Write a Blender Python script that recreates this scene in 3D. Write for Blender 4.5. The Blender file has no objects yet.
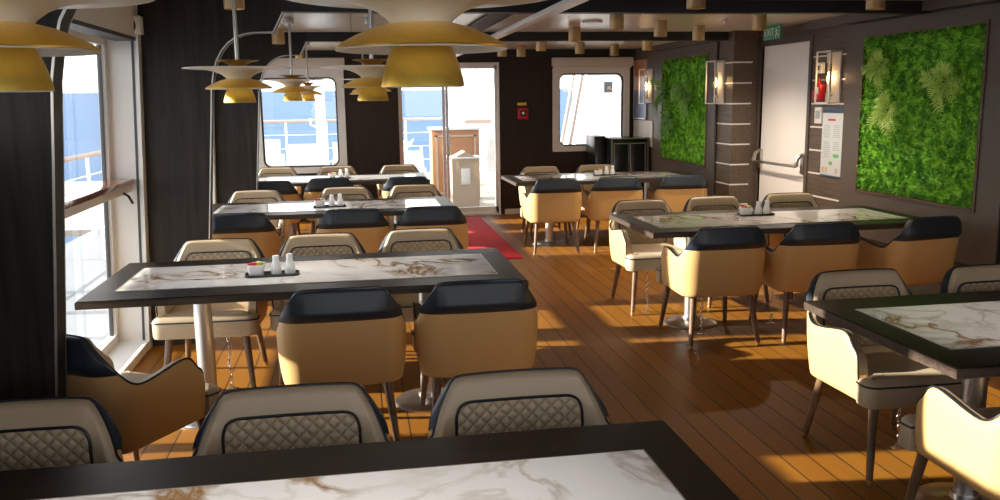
import bpy, bmesh, math, random
from mathutils import Vector, Matrix, noise
random.seed(7)
PI = math.pi
S = bpy.context.scene
COL = S.collection

# ------------------------------------------------------------------ materials
MATS = {}
def new_mat(name):
    m = bpy.data.materials.new(name); m.use_nodes = True
    nt = m.node_tree; b = nt.nodes['Principled BSDF']
    MATS[name] = m
    return m, nt, b
def N(nt, t, **kw):
    n = nt.nodes.new(t)
    for k, v in kw.items(): setattr(n, k, v)
    return n
def plain(name, col, rough=.5, metal=0., noise_amt=.0, nscale=30., bump=0., spec=.5, coat=0.):
    m, nt, b = new_mat(name)
    b.inputs['Base Color'].default_value = (*col, 1); b.inputs['Roughness'].default_value = rough
    b.inputs['Metallic'].default_value = metal; b.inputs['Specular IOR Level'].default_value = spec
    b.inputs['Coat Weight'].default_value = coat
    tc = N(nt, 'ShaderNodeTexCoord'); no = N(nt, 'ShaderNodeTexNoise'); no.inputs['Scale'].default_value = nscale
    no.inputs['Detail'].default_value = 4
    nt.links.new(tc.outputs['Object'], no.inputs['Vector'])
    mx = N(nt, 'ShaderNodeMix', data_type='RGBA')
    mx.inputs[6].default_value = (*[c * (1 - noise_amt) for c in col], 1)
    mx.inputs[7].default_value = (*[min(1, c * (1 + noise_amt)) for c in col], 1)
    nt.links.new(no.outputs['Fac'], mx.inputs[0]); nt.links.new(mx.outputs[2], b.inputs['Base Color'])
    if bump:
        bp = N(nt, 'ShaderNodeBump'); bp.inputs['Strength'].default_value = bump; bp.inputs['Distance'].default_value = .002
        nt.links.new(no.outputs['Fac'], bp.inputs['Height']); nt.links.new(bp.outputs['Normal'], b.inputs['Normal'])
    return m
def wood(name, c1, c2, rough, axis, scale=(40, 40, 2.2), bump=.05, coat=0., spec=.5):
    """streaky grain; axis = index of the grain direction"""
    m, nt, b = new_mat(name)
    tc = N(nt, 'ShaderNodeTexCoord'); mp = N(nt, 'ShaderNodeMapping')
    sc = [scale[0]] * 3; sc[axis] = scale[2]
    mp.inputs['Scale'].default_value = sc
    no = N(nt, 'ShaderNodeTexNoise'); no.inputs['Scale'].default_value = 1; no.inputs['Detail'].default_value = 6
    no.inputs['Distortion'].default_value = .6
    cr = N(nt, 'ShaderNodeValToRGB'); cr.color_ramp.elements[0].position = .33; cr.color_ramp.elements[1].position = .68
    cr.color_ramp.elements[0].color = (*c1, 1); cr.color_ramp.elements[1].color = (*c2, 1)
    nt.links.new(tc.outputs['Object'], mp.inputs['Vector']); nt.links.new(mp.outputs['Vector'], no.inputs['Vector'])
    nt.links.new(no.outputs['Fac'], cr.inputs['Fac']); nt.links.new(cr.outputs['Color'], b.inputs['Base Color'])
    b.inputs['Roughness'].default_value = rough; b.inputs['Coat Weight'].default_value = coat; b.inputs['Specular IOR Level'].default_value = spec
    bp = N(nt, 'ShaderNodeBump'); bp.inputs['Strength'].default_value = bump; bp.inputs['Distance'].default_value = .002
    nt.links.new(no.outputs['Fac'], bp.inputs['Height']); nt.links.new(bp.outputs['Normal'], b.inputs['Normal'])
    return m
def emit(name, col, strength):
    m, nt, b = new_mat(name)
    b.inputs['Base Color'].default_value = (*col, 1)
    b.inputs['Emission Color'].default_value = (*col, 1); b.inputs['Emission Strength'].default_value = strength
    return m

plain('camel_leather', (.60, .37, .145), .46, noise_amt=.06, nscale=180, bump=.12)
plain('cream_leather', (.42, .325, .215), .42, noise_amt=.05, nscale=160, bump=.10)
plain('navy_leather', (.016, .025, .038), .40, noise_amt=.2, nscale=160, bump=.15)
plain('navy_piping', (.008, .010, .016), .45)
wood('walnut_leg', (.085, .045, .022), (.19, .11, .06), .4, 2)
plain('brass_tip', (.6, .42, .2), .35, 1.)
wood('table_wood', (.005, .0034, .0024), (.014, .0092, .0066), .38, 0, (60, 60, 3), spec=.3)
wood('edge_walnut', (.030, .020, .014), (.075, .053, .040), .42, 0, (60, 60, 4), spec=.4)  # lighter than the table top wood: sun on the edges painted in
plain('steel', (.55, .53, .50), .28, 1.)
plain('brushed_steel', (.62, .60, .57), .38, 1.)
plain('chrome', (.75, .75, .75), .12, 1.)
plain('gold_lacquer', (.95, .61, .10), .28, .78, noise_amt=.08, nscale=60)
plain('gold_brass', (.46, .32, .15), .42, .35)
m_ = MATS['gold_lacquer']; tg = m_.node_tree.nodes.new('ShaderNodeTangent'); tg.direction_type = 'RADIAL'; tg.axis = 'Z'
b_ = m_.node_tree.nodes['Principled BSDF']; b_.inputs['Anisotropic'].default_value = .75; m_.node_tree.links.new(tg.outputs[0], b_.inputs['Tangent'])
plain('gold_inner', (.62, .36, .08), .3, .8)
plain('white_enamel', (.80, .77, .70), .35)
wood('partition_wood', (.013, .010, .008), (.030, .024, .019), .5, 2, (30, 30, 1.6), .04, spec=.25)
wood('end_wall_wood', (.020, .012, .008), (.031, .019, .013), .5, 2, (26, 26, 1.5), .03, spec=.3)
wood('wall_laminate', (.074, .052, .036), (.122, .090, .066), .42, 1, (70, 70, 5), .03, spec=.35)
plain('frame_grey', (.092, .074, .060), .45, noise_amt=.05, spec=.4)
plain('black_lacquer', (.008, .008, .009), .25)
plain('near_black', (.006, .006, .006), .6)
plain('ceiling_beam', (.011, .010, .010), .5)
plain('white_paint', (.74, .73, .70), .4)
plain('offwhite_paint', (.62, .57, .50), .42)
plain('door_white', (.88, .86, .83), .22)
plain('gasket', (.06, .065, .07), .5)
wood('mahogany', (.20, .055, .022), (.36, .12, .05), .12, 1, (50, 50, 3), .02, coat=.6)
wood('mahogany_dark', (.07, .035, .02), (.13, .07, .045), .4, 1)
plain('porcelain', (.86, .86, .85), .2)
plain('black_tray', (.012, .012, .013), .4)
plain('packet_red', (.75, .05, .06), .5); plain('packet_yellow', (.80, .62, .05), .5); plain('packet_green', (.25, .5, .12), .5); plain('packet_white', (.82, .8, .76), .5)
plain('red_mat', (.46, .012, .030), .9, noise_amt=.15, nscale=260, bump=.5)
plain('alarm_red', (.55, .015, .02), .35)
plain('sign_yellow', (.7, .5, .03), .5)
plain('exit_green', (.015, .30, .13), .35); plain('sign_white', (.85, .87, .85), .5)
plain('poster_paper', (.60, .64, .66), .3); plain('poster_blue', (.04, .09, .18), .4); plain('poster_red', (.5, .03, .04), .5)
plain('poster_grey', (.36, .42, .44), .5); plain('poster_green', (.12, .42, .16), .5); plain('poster_tan', (.5, .38, .2), .5)
plain('deck_grey', (.20, .21, .22), .6, noise_amt=.1, nscale=5)
plain('strip_pale', (.72, .70, .67), .3)
plain('deck_out', (.38, .31, .24), .7, noise_amt=.08, nscale=6)
plain('ship_white', (.82, .82, .80), .45)
plain('counter_wood', (.42, .20, .10), .4, noise_amt=.15, nscale=8); plain('counter_beige', (.50, .40, .30), .45)
plain('weave', (.70, .68, .65), .7, noise_amt=.15, nscale=90, bump=.3)
plain('wicker_pale', (.78, .77, .74), .6)
plain('rail_wood', (.40, .30, .24), .5)
plain('leaf_fern', (.38, .58, .09), .5, noise_amt=.35, nscale=20)
plain('leaf_fern_dark', (.10, .24, .03), .5, noise_amt=.35, nscale=20)
emit('bulb_glow', (1., .62, .28), 22.)
emit('lamp_glow', (1., .66, .32), 3.0)
plain('filament_glass', (.9, .8, .65), .15)

def mat_floor():
    m, nt, b = new_mat('floor_planks')
    tc = N(nt, 'ShaderNodeTexCoord'); sp = N(nt, 'ShaderNodeSeparateXYZ')
    nt.links.new(tc.outputs['Object'], sp.inputs[0])
    dv = N(nt, 'ShaderNodeMath', operation='DIVIDE'); dv.inputs[1].default_value = .126
    nt.links.new(sp.outputs['X'], dv.inputs[0])
    off = N(nt, 'ShaderNodeMath', operation='ADD'); off.inputs[1].default_value = 100 - .08 / .126
    nt.links.new(dv.outputs[0], off.inputs[0])
    fr = N(nt, 'ShaderNodeMath', operation='FRACT'); nt.links.new(off.outputs[0], fr.inputs[0])
    fl = N(nt, 'ShaderNodeMath', operation='FLOOR'); nt.links.new(off.outputs[0], fl.inputs[0])
    lt = N(nt, 'ShaderNodeMath', operation='LESS_THAN'); lt.inputs[1].default_value = .055
    nt.links.new(fr.outputs[0], lt.inputs[0])
    wn = N(nt, 'ShaderNodeTexWhiteNoise', noise_dimensions='1D'); nt.links.new(fl.outputs[0], wn.inputs['W'])
    mp = N(nt, 'ShaderNodeMapping'); mp.inputs['Scale'].default_value = (60, 3, 1)
    nt.links.new(tc.outputs['Object'], mp.inputs['Vector'])
    no = N(nt, 'ShaderNodeTexNoise'); no.inputs['Scale'].default_value = 1; no.inputs['Detail'].default_value = 5
    nt.links.new(mp.outputs[0], no.inputs['Vector'])
    ad = N(nt, 'ShaderNodeMath', operation='MULTIPLY_ADD'); ad.inputs[1].default_value = .45
    nt.links.new(wn.outputs['Value'], ad.inputs[0])
    hf = N(nt, 'ShaderNodeMath', operation='MULTIPLY'); hf.inputs[1].default_value = .55
    nt.links.new(no.outputs['Fac'], hf.inputs[0]); nt.links.new(hf.outputs[0], ad.inputs[2])
    mx = N(nt, 'ShaderNodeMix', data_type='RGBA')
    mx.inputs[6].default_value = (.155, .056, .004, 1); mx.inputs[7].default_value = (.25, .102, .012, 1)
    nt.links.new(ad.outputs[0], mx.inputs[0])
    m2 = N(nt, 'ShaderNodeMix', data_type='RGBA'); m2.inputs[7].default_value = (.018, .012, .008, 1)
    nt.links.new(lt.outputs[0], m2.inputs[0]); nt.links.new(mx.outputs[2], m2.inputs[6])
    nt.links.new(m2.outputs[2], b.inputs['Base Color'])
    b.inputs['Roughness'].default_value = .5; b.inputs['Specular IOR Level'].default_value = .18
    bp = N(nt, 'ShaderNodeBump'); bp.inputs['Strength'].default_value = .25; bp.inputs['Distance'].default_value = .003; bp.invert = True
    nt.links.new(lt.outputs[0], bp.inputs['Height']); nt.links.new(bp.outputs['Normal'], b.inputs['Normal'])
mat_floor()

def mat_marble():
    m, nt, b = new_mat('marble')
    tc = N(nt, 'ShaderNodeTexCoord'); oi = N(nt, 'ShaderNodeObjectInfo')
    mp = N(nt, 'ShaderNodeMapping'); mp.inputs['Rotation'].default_value = (0, 0, .7)
    sc = N(nt, 'ShaderNodeVectorMath', operation='SCALE'); sc.inputs['Scale'].default_value = 1.
    nt.links.new(oi.outputs['Location'], sc.inputs[0])
    ad = N(nt, 'ShaderNodeVectorMath', operation='ADD')
    nt.links.new(tc.outputs['Object'], ad.inputs[0]); nt.links.new(sc.outputs[0], ad.inputs[1])
    nt.links.new(ad.outputs[0], mp.inputs['Vector'])
    def vein(scale, dist, w, seed):
        no = N(nt, 'ShaderNodeTexNoise'); no.inputs['Scale'].default_value = scale; no.inputs['Detail'].default_value = 7
        no.inputs['Distortion'].default_value = dist; no.inputs['Roughness'].default_value = .55
        o = N(nt, 'ShaderNodeVectorMath', operation='ADD'); o.inputs[1].default_value = (seed, seed * .7, 0)
        nt.links.new(mp.outputs[0], o.inputs[0]); nt.links.new(o.outputs[0], no.inputs['Vector'])
        s = N(nt, 'ShaderNodeMath', operation='SUBTRACT'); s.inputs[1].default_value = .5; nt.links.new(no.outputs['Fac'], s.inputs[0])
        a = N(nt, 'ShaderNodeMath', operation='ABSOLUTE'); nt.links.new(s.outputs[0], a.inputs[0])
        mr = N(nt, 'ShaderNodeMapRange'); mr.inputs['From Min'].default_value = 0; mr.inputs['From Max'].default_value = w
        mr.inputs['To Min'].default_value = 1; mr.inputs['To Max'].default_value = 0
        nt.links.new(a.outputs[0], mr.inputs['Value'])
        return mr.outputs['Result']
    def mask(scale, lo, hi, seed):
        no = N(nt, 'ShaderNodeTexNoise'); no.inputs['Scale'].default_value = scale; no.inputs['Detail'].default_value = 2
        o = N(nt, 'ShaderNodeVectorMath', operation='ADD'); o.inputs[1].default_value = (seed, seed, 0)
        nt.links.new(mp.outputs[0], o.inputs[0]); nt.links.new(o.outputs[0], no.inputs['Vector'])
        mr = N(nt, 'ShaderNodeMapRange'); mr.inputs['From Min'].default_value = lo; mr.inputs['From Max'].default_value = hi
        nt.links.new(no.outputs['Fac'], mr.inputs['Value']); return mr.outputs['Result']
    def mul(a, c):
        k = N(nt, 'ShaderNodeMath', operation='MULTIPLY'); nt.links.new(a, k.inputs[0])
        if isinstance(c, float): k.inputs[1].default_value = c
        else: nt.links.new(c, k.inputs[1])
        return k.outputs[0]
    def mix(fac, a, col):
        x = N(nt, 'ShaderNodeMix', data_type='RGBA'); nt.links.new(fac, x.inputs[0]); nt.links.new(a, x.inputs[6]); x.inputs[7].default_value = (*col, 1)
        return x.outputs[2]
    base = N(nt, 'ShaderNodeRGB'); base.outputs[0].default_value = (.72, .71, .70, 1)
    c = mix(mul(mask(2.2, .45, .8, 3.), .55), base.outputs[0], (.55, .53, .51))
    c = mix(mul(mul(vein(2.0, 1.2, .035, 11.), mask(1.5, .42, .62, 8.)), .75), c, (.34, .28, .22))
    c = mix(mul(mul(vein(1.4, 1.6, .036, 0.), mask(1.3, .43, .52, 21.)), 1.), c, (.26, .13, .035))
    nt.links.new(c, b.inputs['Base Color'])
    b.inputs['Roughness'].default_value = .05; b.inputs['Specular IOR Level'].default_value = .6
mat_marble()

def mat_quilt():
    m, nt, b = new_mat('quilted_leather')
    tc = N(nt, 'ShaderNodeTexCoord'); sp = N(nt, 'ShaderNodeSeparateXYZ'); nt.links.new(tc.outputs['Object'], sp.inputs[0])
    outs = []
    for sg in (1, -1):
        k = N(nt, 'ShaderNodeMath', operation='MULTIPLY'); k.inputs[1].default_value = sg; nt.links.new(sp.outputs['Z'], k.inputs[0])
        a = N(nt, 'ShaderNodeMath', operation='ADD'); nt.links.new(sp.outputs['X'], a.inputs[0]); nt.links.new(k.outputs[0], a.inputs[1])
        f = N(nt, 'ShaderNodeMath', operation='MULTIPLY'); f.inputs[1].default_value = PI / .040; nt.links.new(a.outputs[0], f.inputs[0])
        s = N(nt, 'ShaderNodeMath', operation='SINE'); nt.links.new(f.outputs[0], s.inputs[0])
        ab = N(nt, 'ShaderNodeMath', operation='ABSOLUTE'); nt.links.new(s.outputs[0], ab.inputs[0])
        pw = N(nt, 'ShaderNodeMath', operation='POWER'); pw.inputs[1].default_value = .5; nt.links.new(ab.outputs[0], pw.inputs[0])
        outs.append(pw.outputs[0])
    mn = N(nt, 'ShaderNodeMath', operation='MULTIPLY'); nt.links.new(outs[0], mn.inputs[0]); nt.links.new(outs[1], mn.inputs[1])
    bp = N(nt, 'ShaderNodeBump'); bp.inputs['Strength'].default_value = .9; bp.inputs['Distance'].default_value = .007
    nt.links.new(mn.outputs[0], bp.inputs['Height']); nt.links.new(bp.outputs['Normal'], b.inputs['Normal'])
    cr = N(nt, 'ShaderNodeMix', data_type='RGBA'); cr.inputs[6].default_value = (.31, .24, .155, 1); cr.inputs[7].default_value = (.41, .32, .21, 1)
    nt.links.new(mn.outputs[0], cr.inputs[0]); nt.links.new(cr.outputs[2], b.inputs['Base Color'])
    b.inputs['Roughness'].default_value = .42
mat_quilt()

def mat_glass(name, tint=(.96, .98, .98), refl=1.):
    m, nt, b = new_mat(name)
    nt.nodes.remove(b); out = nt.nodes['Material Output']
    tr = N(nt, 'ShaderNodeBsdfTransparent'); tr.inputs['Color'].default_value = (*tint, 1)
    gl = N(nt, 'ShaderNodeBsdfGlossy'); gl.inputs['Roughness'].default_value = .02
    fr = N(nt, 'ShaderNodeFresnel'); fr.inputs['IOR'].default_value = 1.45
    no = N(nt, 'ShaderNodeTexNoise'); no.inputs['Scale'].default_value = 3.
    mxx = N(nt, 'ShaderNodeMath', operation='MULTIPLY'); mxx.inputs[1].default_value = refl
    nt.links.new(fr.outputs[0], mxx.inputs[0])
    mx = N(nt, 'ShaderNodeMixShader'); nt.links.new(mxx.outputs[0], mx.inputs[0]); nt.links.new(tr.outputs[0], mx.inputs[1]); nt.links.new(gl.outputs[0], mx.inputs[2])
    nt.links.new(mx.outputs[0], out.inputs['Surface'])
mat_glass('window_glass')
mat_glass('lamp_glass', (.97, .95, .9))

def mat_sea():
    m, nt, b = new_mat('sea_water')
    tc = N(nt, 'ShaderNodeTexCoord'); mp = N(nt, 'ShaderNodeMapping'); mp.inputs['Scale'].default_value = (.02, .05, 1)
    nt.links.new(tc.outputs['Object'], mp.inputs[0])
    no = N(nt, 'ShaderNodeTexNoise'); no.inputs['Scale'].default_value = 1; no.inputs['Detail'].default_value = 8; no.inputs['Roughness'].default_value = .65
    nt.links.new(mp.outputs[0], no.inputs['Vector'])
    cr = N(nt, 'ShaderNodeValToRGB'); cr.color_ramp.elements[0].position = .3; cr.color_ramp.elements[1].position = .72
    cr.color_ramp.elements[0].color = (.045, .095, .175, 1); cr.color_ramp.elements[1].color = (.080, .135, .225, 1)
    nt.links.new(no.outputs['Fac'], cr.inputs[0]); nt.links.new(cr.outputs[0], b.inputs['Base Color'])
    b.inputs['Roughness'].default_value = .75; b.inputs['Specular IOR Level'].default_value = .15
mat_sea()
def mat_moss():
    m, nt, b = new_mat('moss_green')
    tc = N(nt, 'ShaderNodeTexCoord'); no = N(nt, 'ShaderNodeTexNoise'); no.inputs['Scale'].default_value = 16.; no.inputs['Detail'].default_value = 6
    nt.links.new(tc.outputs['Object'], no.inputs['Vector'])
    cr = N(nt, 'ShaderNodeValToRGB'); cr.color_ramp.elements[0].position = .40; cr.color_ramp.elements[1].position = .62
    cr.color_ramp.elements[0].color = (.065, .26, .010, 1); cr.color_ramp.elements[1].color = (.27, .62, .040, 1)
    nt.links.new(no.outputs['Fac'], cr.inputs[0]); nt.links.new(cr.outputs[0], b.inputs['Base Color'])
    b.inputs['Roughness'].default_value = .7
mat_moss()
def mat_ceiling():
    m, nt, b = new_mat('ceiling_panel')
    tc = N(nt, 'ShaderNodeTexCoord'); sp = N(nt, 'ShaderNodeSeparateXYZ'); nt.links.new(tc.outputs['Object'], sp.inputs[0])
    d = N(nt, 'ShaderNodeMath', operation='DIVIDE'); d.inputs[1].default_value = .6; nt.links.new(sp.outputs['X'], d.inputs[0])
    f = N(nt, 'ShaderNodeMath', operation='FRACT'); nt.links.new(d.outputs[0], f.inputs[0])
    l = N(nt, 'ShaderNodeMath', operation='LESS_THAN'); l.inputs[1].default_value = .014; nt.links.new(f.outputs[0], l.inputs[0])
    mx = N(nt, 'ShaderNodeMix', data_type='RGBA'); mx.inputs[6].default_value = (.55, .52, .46, 1); mx.inputs[7].default_value = (.09, .095, .09, 1)
    nt.links.new(l.outputs[0], mx.inputs[0]); nt.links.new(mx.outputs[2], b.inputs['Base Color'])
    b.inputs['Roughness'].default_value = .28
mat_ceiling()
def mat_mural():
    m, nt, b = new_mat('mural_print')
    tc = N(nt, 'ShaderNodeTexCoord'); sp = N(nt, 'ShaderNodeSeparateXYZ'); nt.links.new(tc.outputs['Object'], sp.inputs[0])
    no = N(nt, 'ShaderNodeTexNoise'); no.inputs['Scale'].default_value = 25.; nt.links.new(tc.outputs['Object'], no.inputs['Vector'])
    a = N(nt, 'ShaderNodeMath', operation='MULTIPLY_ADD'); a.inputs[1].default_value = .05; nt.links.new(no.outputs['Fac'], a.inputs[0]); nt.links.new(sp.outputs['Z'], a.inputs[2])
    mr = N(nt, 'ShaderNodeMapRange'); mr.inputs['From Min'].default_value = 1.33; mr.inputs['From Max'].default_value = 2.12; nt.links.new(a.outputs[0], mr.inputs[0])
    cr = N(nt, 'ShaderNodeValToRGB'); e = cr.color_ramp.elements
    e[0].position = 0; e[0].color = (.16, .20, .30, 1); e[1].position = 1; e[1].color = (.42, .16, .05, 1)
    for p, c in ((.40, (.13, .17, .28)), (.50, (.16, .20, .31)), (.53, (.46, .42, .44)), (.66, (.62, .50, .46)), (.74, (.55, .42, .36)), (.78, (.42, .15, .045))):
        q = e.new(p); q.color = (*c, 1)
    nt.links.new(mr.outputs[0], cr.inputs[0]); nt.links.new(cr.outputs[0], b.inputs['Base Color'])
    b.inputs['Roughness'].default_value = .2
mat_mural()

# ------------------------------------------------------------------ mesh helpers
def finish(bm, name, mat, parent=None, smooth=40, loc=None, normals=True):
    if normals: bmesh.ops.recalc_face_normals(bm, faces=bm.faces)
    me = bpy.data.meshes.new(name); bm.to_mesh(me); bm.free()
    me.materials.append(MATS[mat])
    if smooth:
        me.polygons.foreach_set('use_smooth', [True] * len(me.polygons)); me.set_sharp_from_angle(angle=math.radians(smooth))
    o = bpy.data.objects.new(name, me); COL.objects.link(o)
    if parent is not None: o.parent = parent
    if loc is not None: o.location = loc
    return o
def tag(o, label, cat, group=None, kind=None):
    o['label'] = label; o['category'] = cat
    if group: o['group'] = group
    if kind: o['kind'] = kind
    return o
def empty(name, loc=(0, 0, 0), rz=0., label=None, cat=None, group=None, kind=None):
    o = bpy.data.objects.new(name, None); COL.objects.link(o); o.empty_display_size = .1
    o.location = loc; o.rotation_euler = (0, 0, rz)
    if label: tag(o, label, cat, group, kind)
    return o
def dup(o, parent=None):
    c = o.copy(); COL.objects.link(c)
    if parent is not None: c.parent = parent
    for ch in list(o.children): dup(ch, c)
    return c
def box(bm, x0, x1, y0, y1, z0, z1, bev=0., seg=2):
    vs = [bm.verts.new((x, y, z)) for x in (x0, x1) for y in (y0, y1) for z in (z0, z1)]
    fs = [bm.faces.new([vs[i] for i in q]) for q in ((0, 1, 3, 2), (4, 6, 7, 5), (0, 4, 5, 1), (2, 3, 7, 6), (0, 2, 6, 4), (1, 5, 7, 3))]
    if bev:
        es = list({e for f in fs for e in f.edges})
        bmesh.ops.bevel(bm, geom=es, offset=bev, segments=seg, affect='EDGES', profile=.5)
def BX(*a, **k):
    bm = bmesh.new(); box(bm, *a, **k); return bm
def frame_of(d):
    d = d.normalized(); a = Vector((0, 0, 1)) if abs(d.z) < .9 else Vector((1, 0, 0))
    u = d.cross(a).normalized(); return u, d.cross(u).normalized()
def tube(bm, pts, r, seg=8, closed=False, caps=True):
    pts = [Vector(p) for p in pts]; n = len(pts); rings = []
    rr = r if isinstance(r, (list, tuple)) else [r] * n
    pu = None
    for i, p in enumerate(pts):
        if closed: d = pts[(i + 1) % n] - pts[i - 1]
        else: d = pts[min(i + 1, n - 1)] - pts[max(i - 1, 0)]
        d.normalize()
        if pu is None: u, v = frame_of(d)
        else:
            u = pu - d * pu.dot(d)
            if u.length < 1e-6: u, v = frame_of(d)
            u.normalize(); v = d.cross(u)
        pu = u
        rings.append([bm.verts.new(p + (u * math.cos(2 * PI * k / seg) + v * math.sin(2 * PI * k / seg)) * rr[i]) for k in range(seg)])
    m = n if closed else n - 1
    for i in range(m):
        a, b = rings[i], rings[(i + 1) % n]
        for k in range(seg): bm.faces.new((a[k], a[(k + 1) % seg], b[(k + 1) % seg], b[k]))
    if caps and not closed:
        bm.faces.new(rings[0][::-1]); bm.faces.new(rings[-1])
def lathe(bm, prof, seg=32, c=(0, 0, 0), cap=True):
    rings = []
    for r, z in prof:
        rings.append([bm.verts.new((c[0] + r * math.cos(2 * PI * k / seg), c[1] + r * math.sin(2 * PI * k / seg), c[2] + z)) for k in range(seg)])
    for a, b in zip(rings, rings[1:]):
        for k in range(seg): bm.faces.new((a[k], a[(k + 1) % seg], b[(k + 1) % seg], b[k]))
    if cap:
        bm.faces.new(rings[0][::-1]); bm.faces.new(rings[-1])
def gridmesh(bm, rows, close_u=False):
    vs = [[bm.verts.new(p) for p in r] for r in rows]
    for a, b in zip(vs, vs[1:]):
        n = len(a)
        for k in range(n if close_u else n - 1):
            bm.faces.new((a[k], a[(k + 1) % n], b[(k + 1) % n], b[k]))
    return vs
def prism(bm, poly, fn0, fn1):
    """poly of 2-D points; fn0 / fn1 turn a point into the two 3-D ends"""
    a = [bm.verts.new(fn0(p)) for p in poly]; b = [bm.verts.new(fn1(p)) for p in poly]; n = len(poly)
    bm.faces.new(a[::-1]); bm.faces.new(b)
    for k in range(n): bm.faces.new((a[k], a[(k + 1) % n], b[(k + 1) % n], b[k]))
def rrect(x0, x1, z0, z1, r, seg=6):
    pts = []
    for cx, cz, a0 in ((x1 - r, z1 - r, 0), (x0 + r, z1 - r, 90), (x0 + r, z0 + r, 180), (x1 - r, z0 + r, 270)):
        for k in range(seg + 1):
            a = math.radians(a0 + 90 * k / seg); pts.append((cx + r * math.cos(a), cz + r * math.sin(a)))
    return pts
def ringprism(bm, outer, inner, f0, f1):
    """frame between two outlines with the same number of points"""
    n = len(outer)
    R = [[bm.verts.new(f(p)) for p in q] for q, f in ((outer, f0), (outer, f1), (inner, f1), (inner, f0))]
    for i in range(4):
        a, b = R[i], R[(i + 1) % 4]
        for k in range(n): bm.faces.new((a[k], a[(k + 1) % n], b[(k + 1) % n], b[k]))
def interp(keys, s):
    if s <= keys[0][0]: return keys[0][1]
    for i in range(len(keys) - 1):
        (a, va), (b, vb) = keys[i], keys[i + 1]
        if s <= b:
            t = (s - a) / (b - a)
            m0 = (vb - keys[i - 1][1]) / (b - keys[i - 1][0]) if i > 0 else (vb - va) / (b - a)
            m1 = (keys[i + 2][1] - va) / (keys[i + 2][0] - a) if i + 2 < len(keys) else (vb - va) / (b - a)
            h = b - a
            return (2*t**3-3*t*t+1)*va + (t**3-2*t*t+t)*h*m0 + (-2*t**3+3*t*t)*vb + (t**3-t*t)*h*m1
    return keys[-1][1]

def struct(bm, name, mat, label, cat, parent=None, smooth=0):
    o = finish(bm, name, mat, parent, smooth)
    if parent is None: tag(o, label, cat, kind='structure')
    return o

# ------------------------------------------------------------------ the room
XF, XN, YC, YB = 3.95, 4.25, 8.70, 12.0     # far / near right-hand wall planes, the jog between them, end wall
ZC = 2.29
YF = -1.15                                  # unseen wall behind the viewer, its openings sized for fill daylight
struct(BX(-1.72, 4.45, YF, YB + .06, -.08, 0), 'floor', 'floor_planks', 'orange-brown plank floor with dark caulked seams', 'floor')
struct(BX(-2.0, 4.6, YF - .1, YB + .25, ZC, ZC + .1), 'ceiling', 'ceiling_panel', 'pale glossy panelled ceiling between dark beams', 'ceiling')
# right-hand wall: near stretch with door opening, jog, far stretch
bm = bmesh.new()
DY0, DY1, DZ = 7.68, 8.66, 2.12
box(bm, XN, XN + .15, YF, DY0, 0, ZC); box(bm, XN, XN + .15, DY0, DY1, DZ, ZC); box(bm, XN, XN + .15, DY1, YC + .2, 0, ZC)
box(bm, XF, XN, YC, YC + .15, 0, ZC); box(bm, XF, XF + .15, YC + .15, YB, 0, ZC)
wall_right = struct(bm, 'wall_right', 'wall_laminate', 'grey-brown laminate wall with thin pale strips', 'wall')
# steel inlay strips
bm = bmesh.new()
zs = [1.965 - .2145 * k for k in range(9)]
for z in zs:
    box(bm, XF - .004, XN - .09, YC - .006, YC + .002, z - .007, z + .007)
    box(bm, XF - .006, XF + .002, YC - .004, 9.07, z - .007, z + .007)
    box(bm, XN - .006, XN + .002, 7.03, DY0 - .07, z - .007, z + .007)
    box(bm, XN - .006, XN + .002, 3.2, 5.07, z - .007, z + .007)
struct(bm, 'trim_1', 'strip_pale', 'thin pale strips ruled across the laminate wall', 'wall trim')
# end wall: openings for window, glass door, window
def wall_with_holes(bm, x0, x1, z1, holes, y0, y1):
    x = x0
    for hx0, hx1, hz0, hz1 in holes:
        box(bm, x, hx0, y0, y1, 0, z1)
        if hz0 > 0: box(bm, hx0, hx1, y0, y1, 0, hz0)
        box(bm, hx0, hx1, y0, y1, hz1, z1)
        x = hx1
    box(bm, x, x1, y0, y1, 0, z1)
bm = bmesh.new()
wall_with_holes(bm, -1.9, XF + .15, ZC, [(-1.30, -.12, .66, 2.04), (.60, 2.00, 0, 2.12), (2.78, 3.86, .88, 2.03)], YB, YB + .16)
struct(bm, 'wall_back', 'end_wall_wood', 'dark brown end wall around the glass door', 'wall')
struct(BX(2.06, 2.72, YB - .02, YB, 0, .075, bev=.004), 'baseboard_back', 'offwhite_paint', 'pale skirting under the dark end wall beside the door', 'skirting')  # beige colour carries sunlight on this stretch of skirting
bm = bmesh.new()
wall_with_holes(bm, -1.9, 4.4, ZC, [(-1.25, 1.35, 1.15, 2.2), (1.45, 4.1, 1.15, 2.2)], YF - .1, YF)
struct(bm, 'wall_front', 'end_wall_wood', 'wall with two wide openings behind the viewer', 'wall')

# left side: solid near bay, then leaning window bays between portal partitions
LEAN = .045
def xin(z): return -1.335 - LEAN * (2.1 - z)
def xgl(z): return -1.545 - LEAN * (2.1 - z)
def leanbox(bm, f0, f1, y0, y1, z0, z1):
    vs = [bm.verts.new(p) for p in ((f0(z0), y0, z0), (f1(z0), y0, z0), (f1(z0), y1, z0), (f0(z0), y1, z0), (f0(z1), y0, z1), (f1(z1), y0, z1), (f1(z1), y1, z1), (f0(z1), y1, z1))]
    for q in ((3, 2, 1, 0), (4, 5, 6, 7), (0, 1, 5, 4), (1, 2, 6, 5), (2, 3, 7, 6), (3, 0, 4, 7)): bm.faces.new([vs[i] for i in q])
bm = bmesh.new()
TZ0, TZ1, TY0, TY1 = 1.56, 1.97, -.9, 3.0  # unseen high slot, added so sun reaches the front right chair
leanbox(bm, lambda z: xin(z) - .25, xin, YF, 3.05, 0, TZ0); leanbox(bm, lambda z: xin(z) - .25, xin, YF, 3.05, TZ1, ZC)
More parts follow.
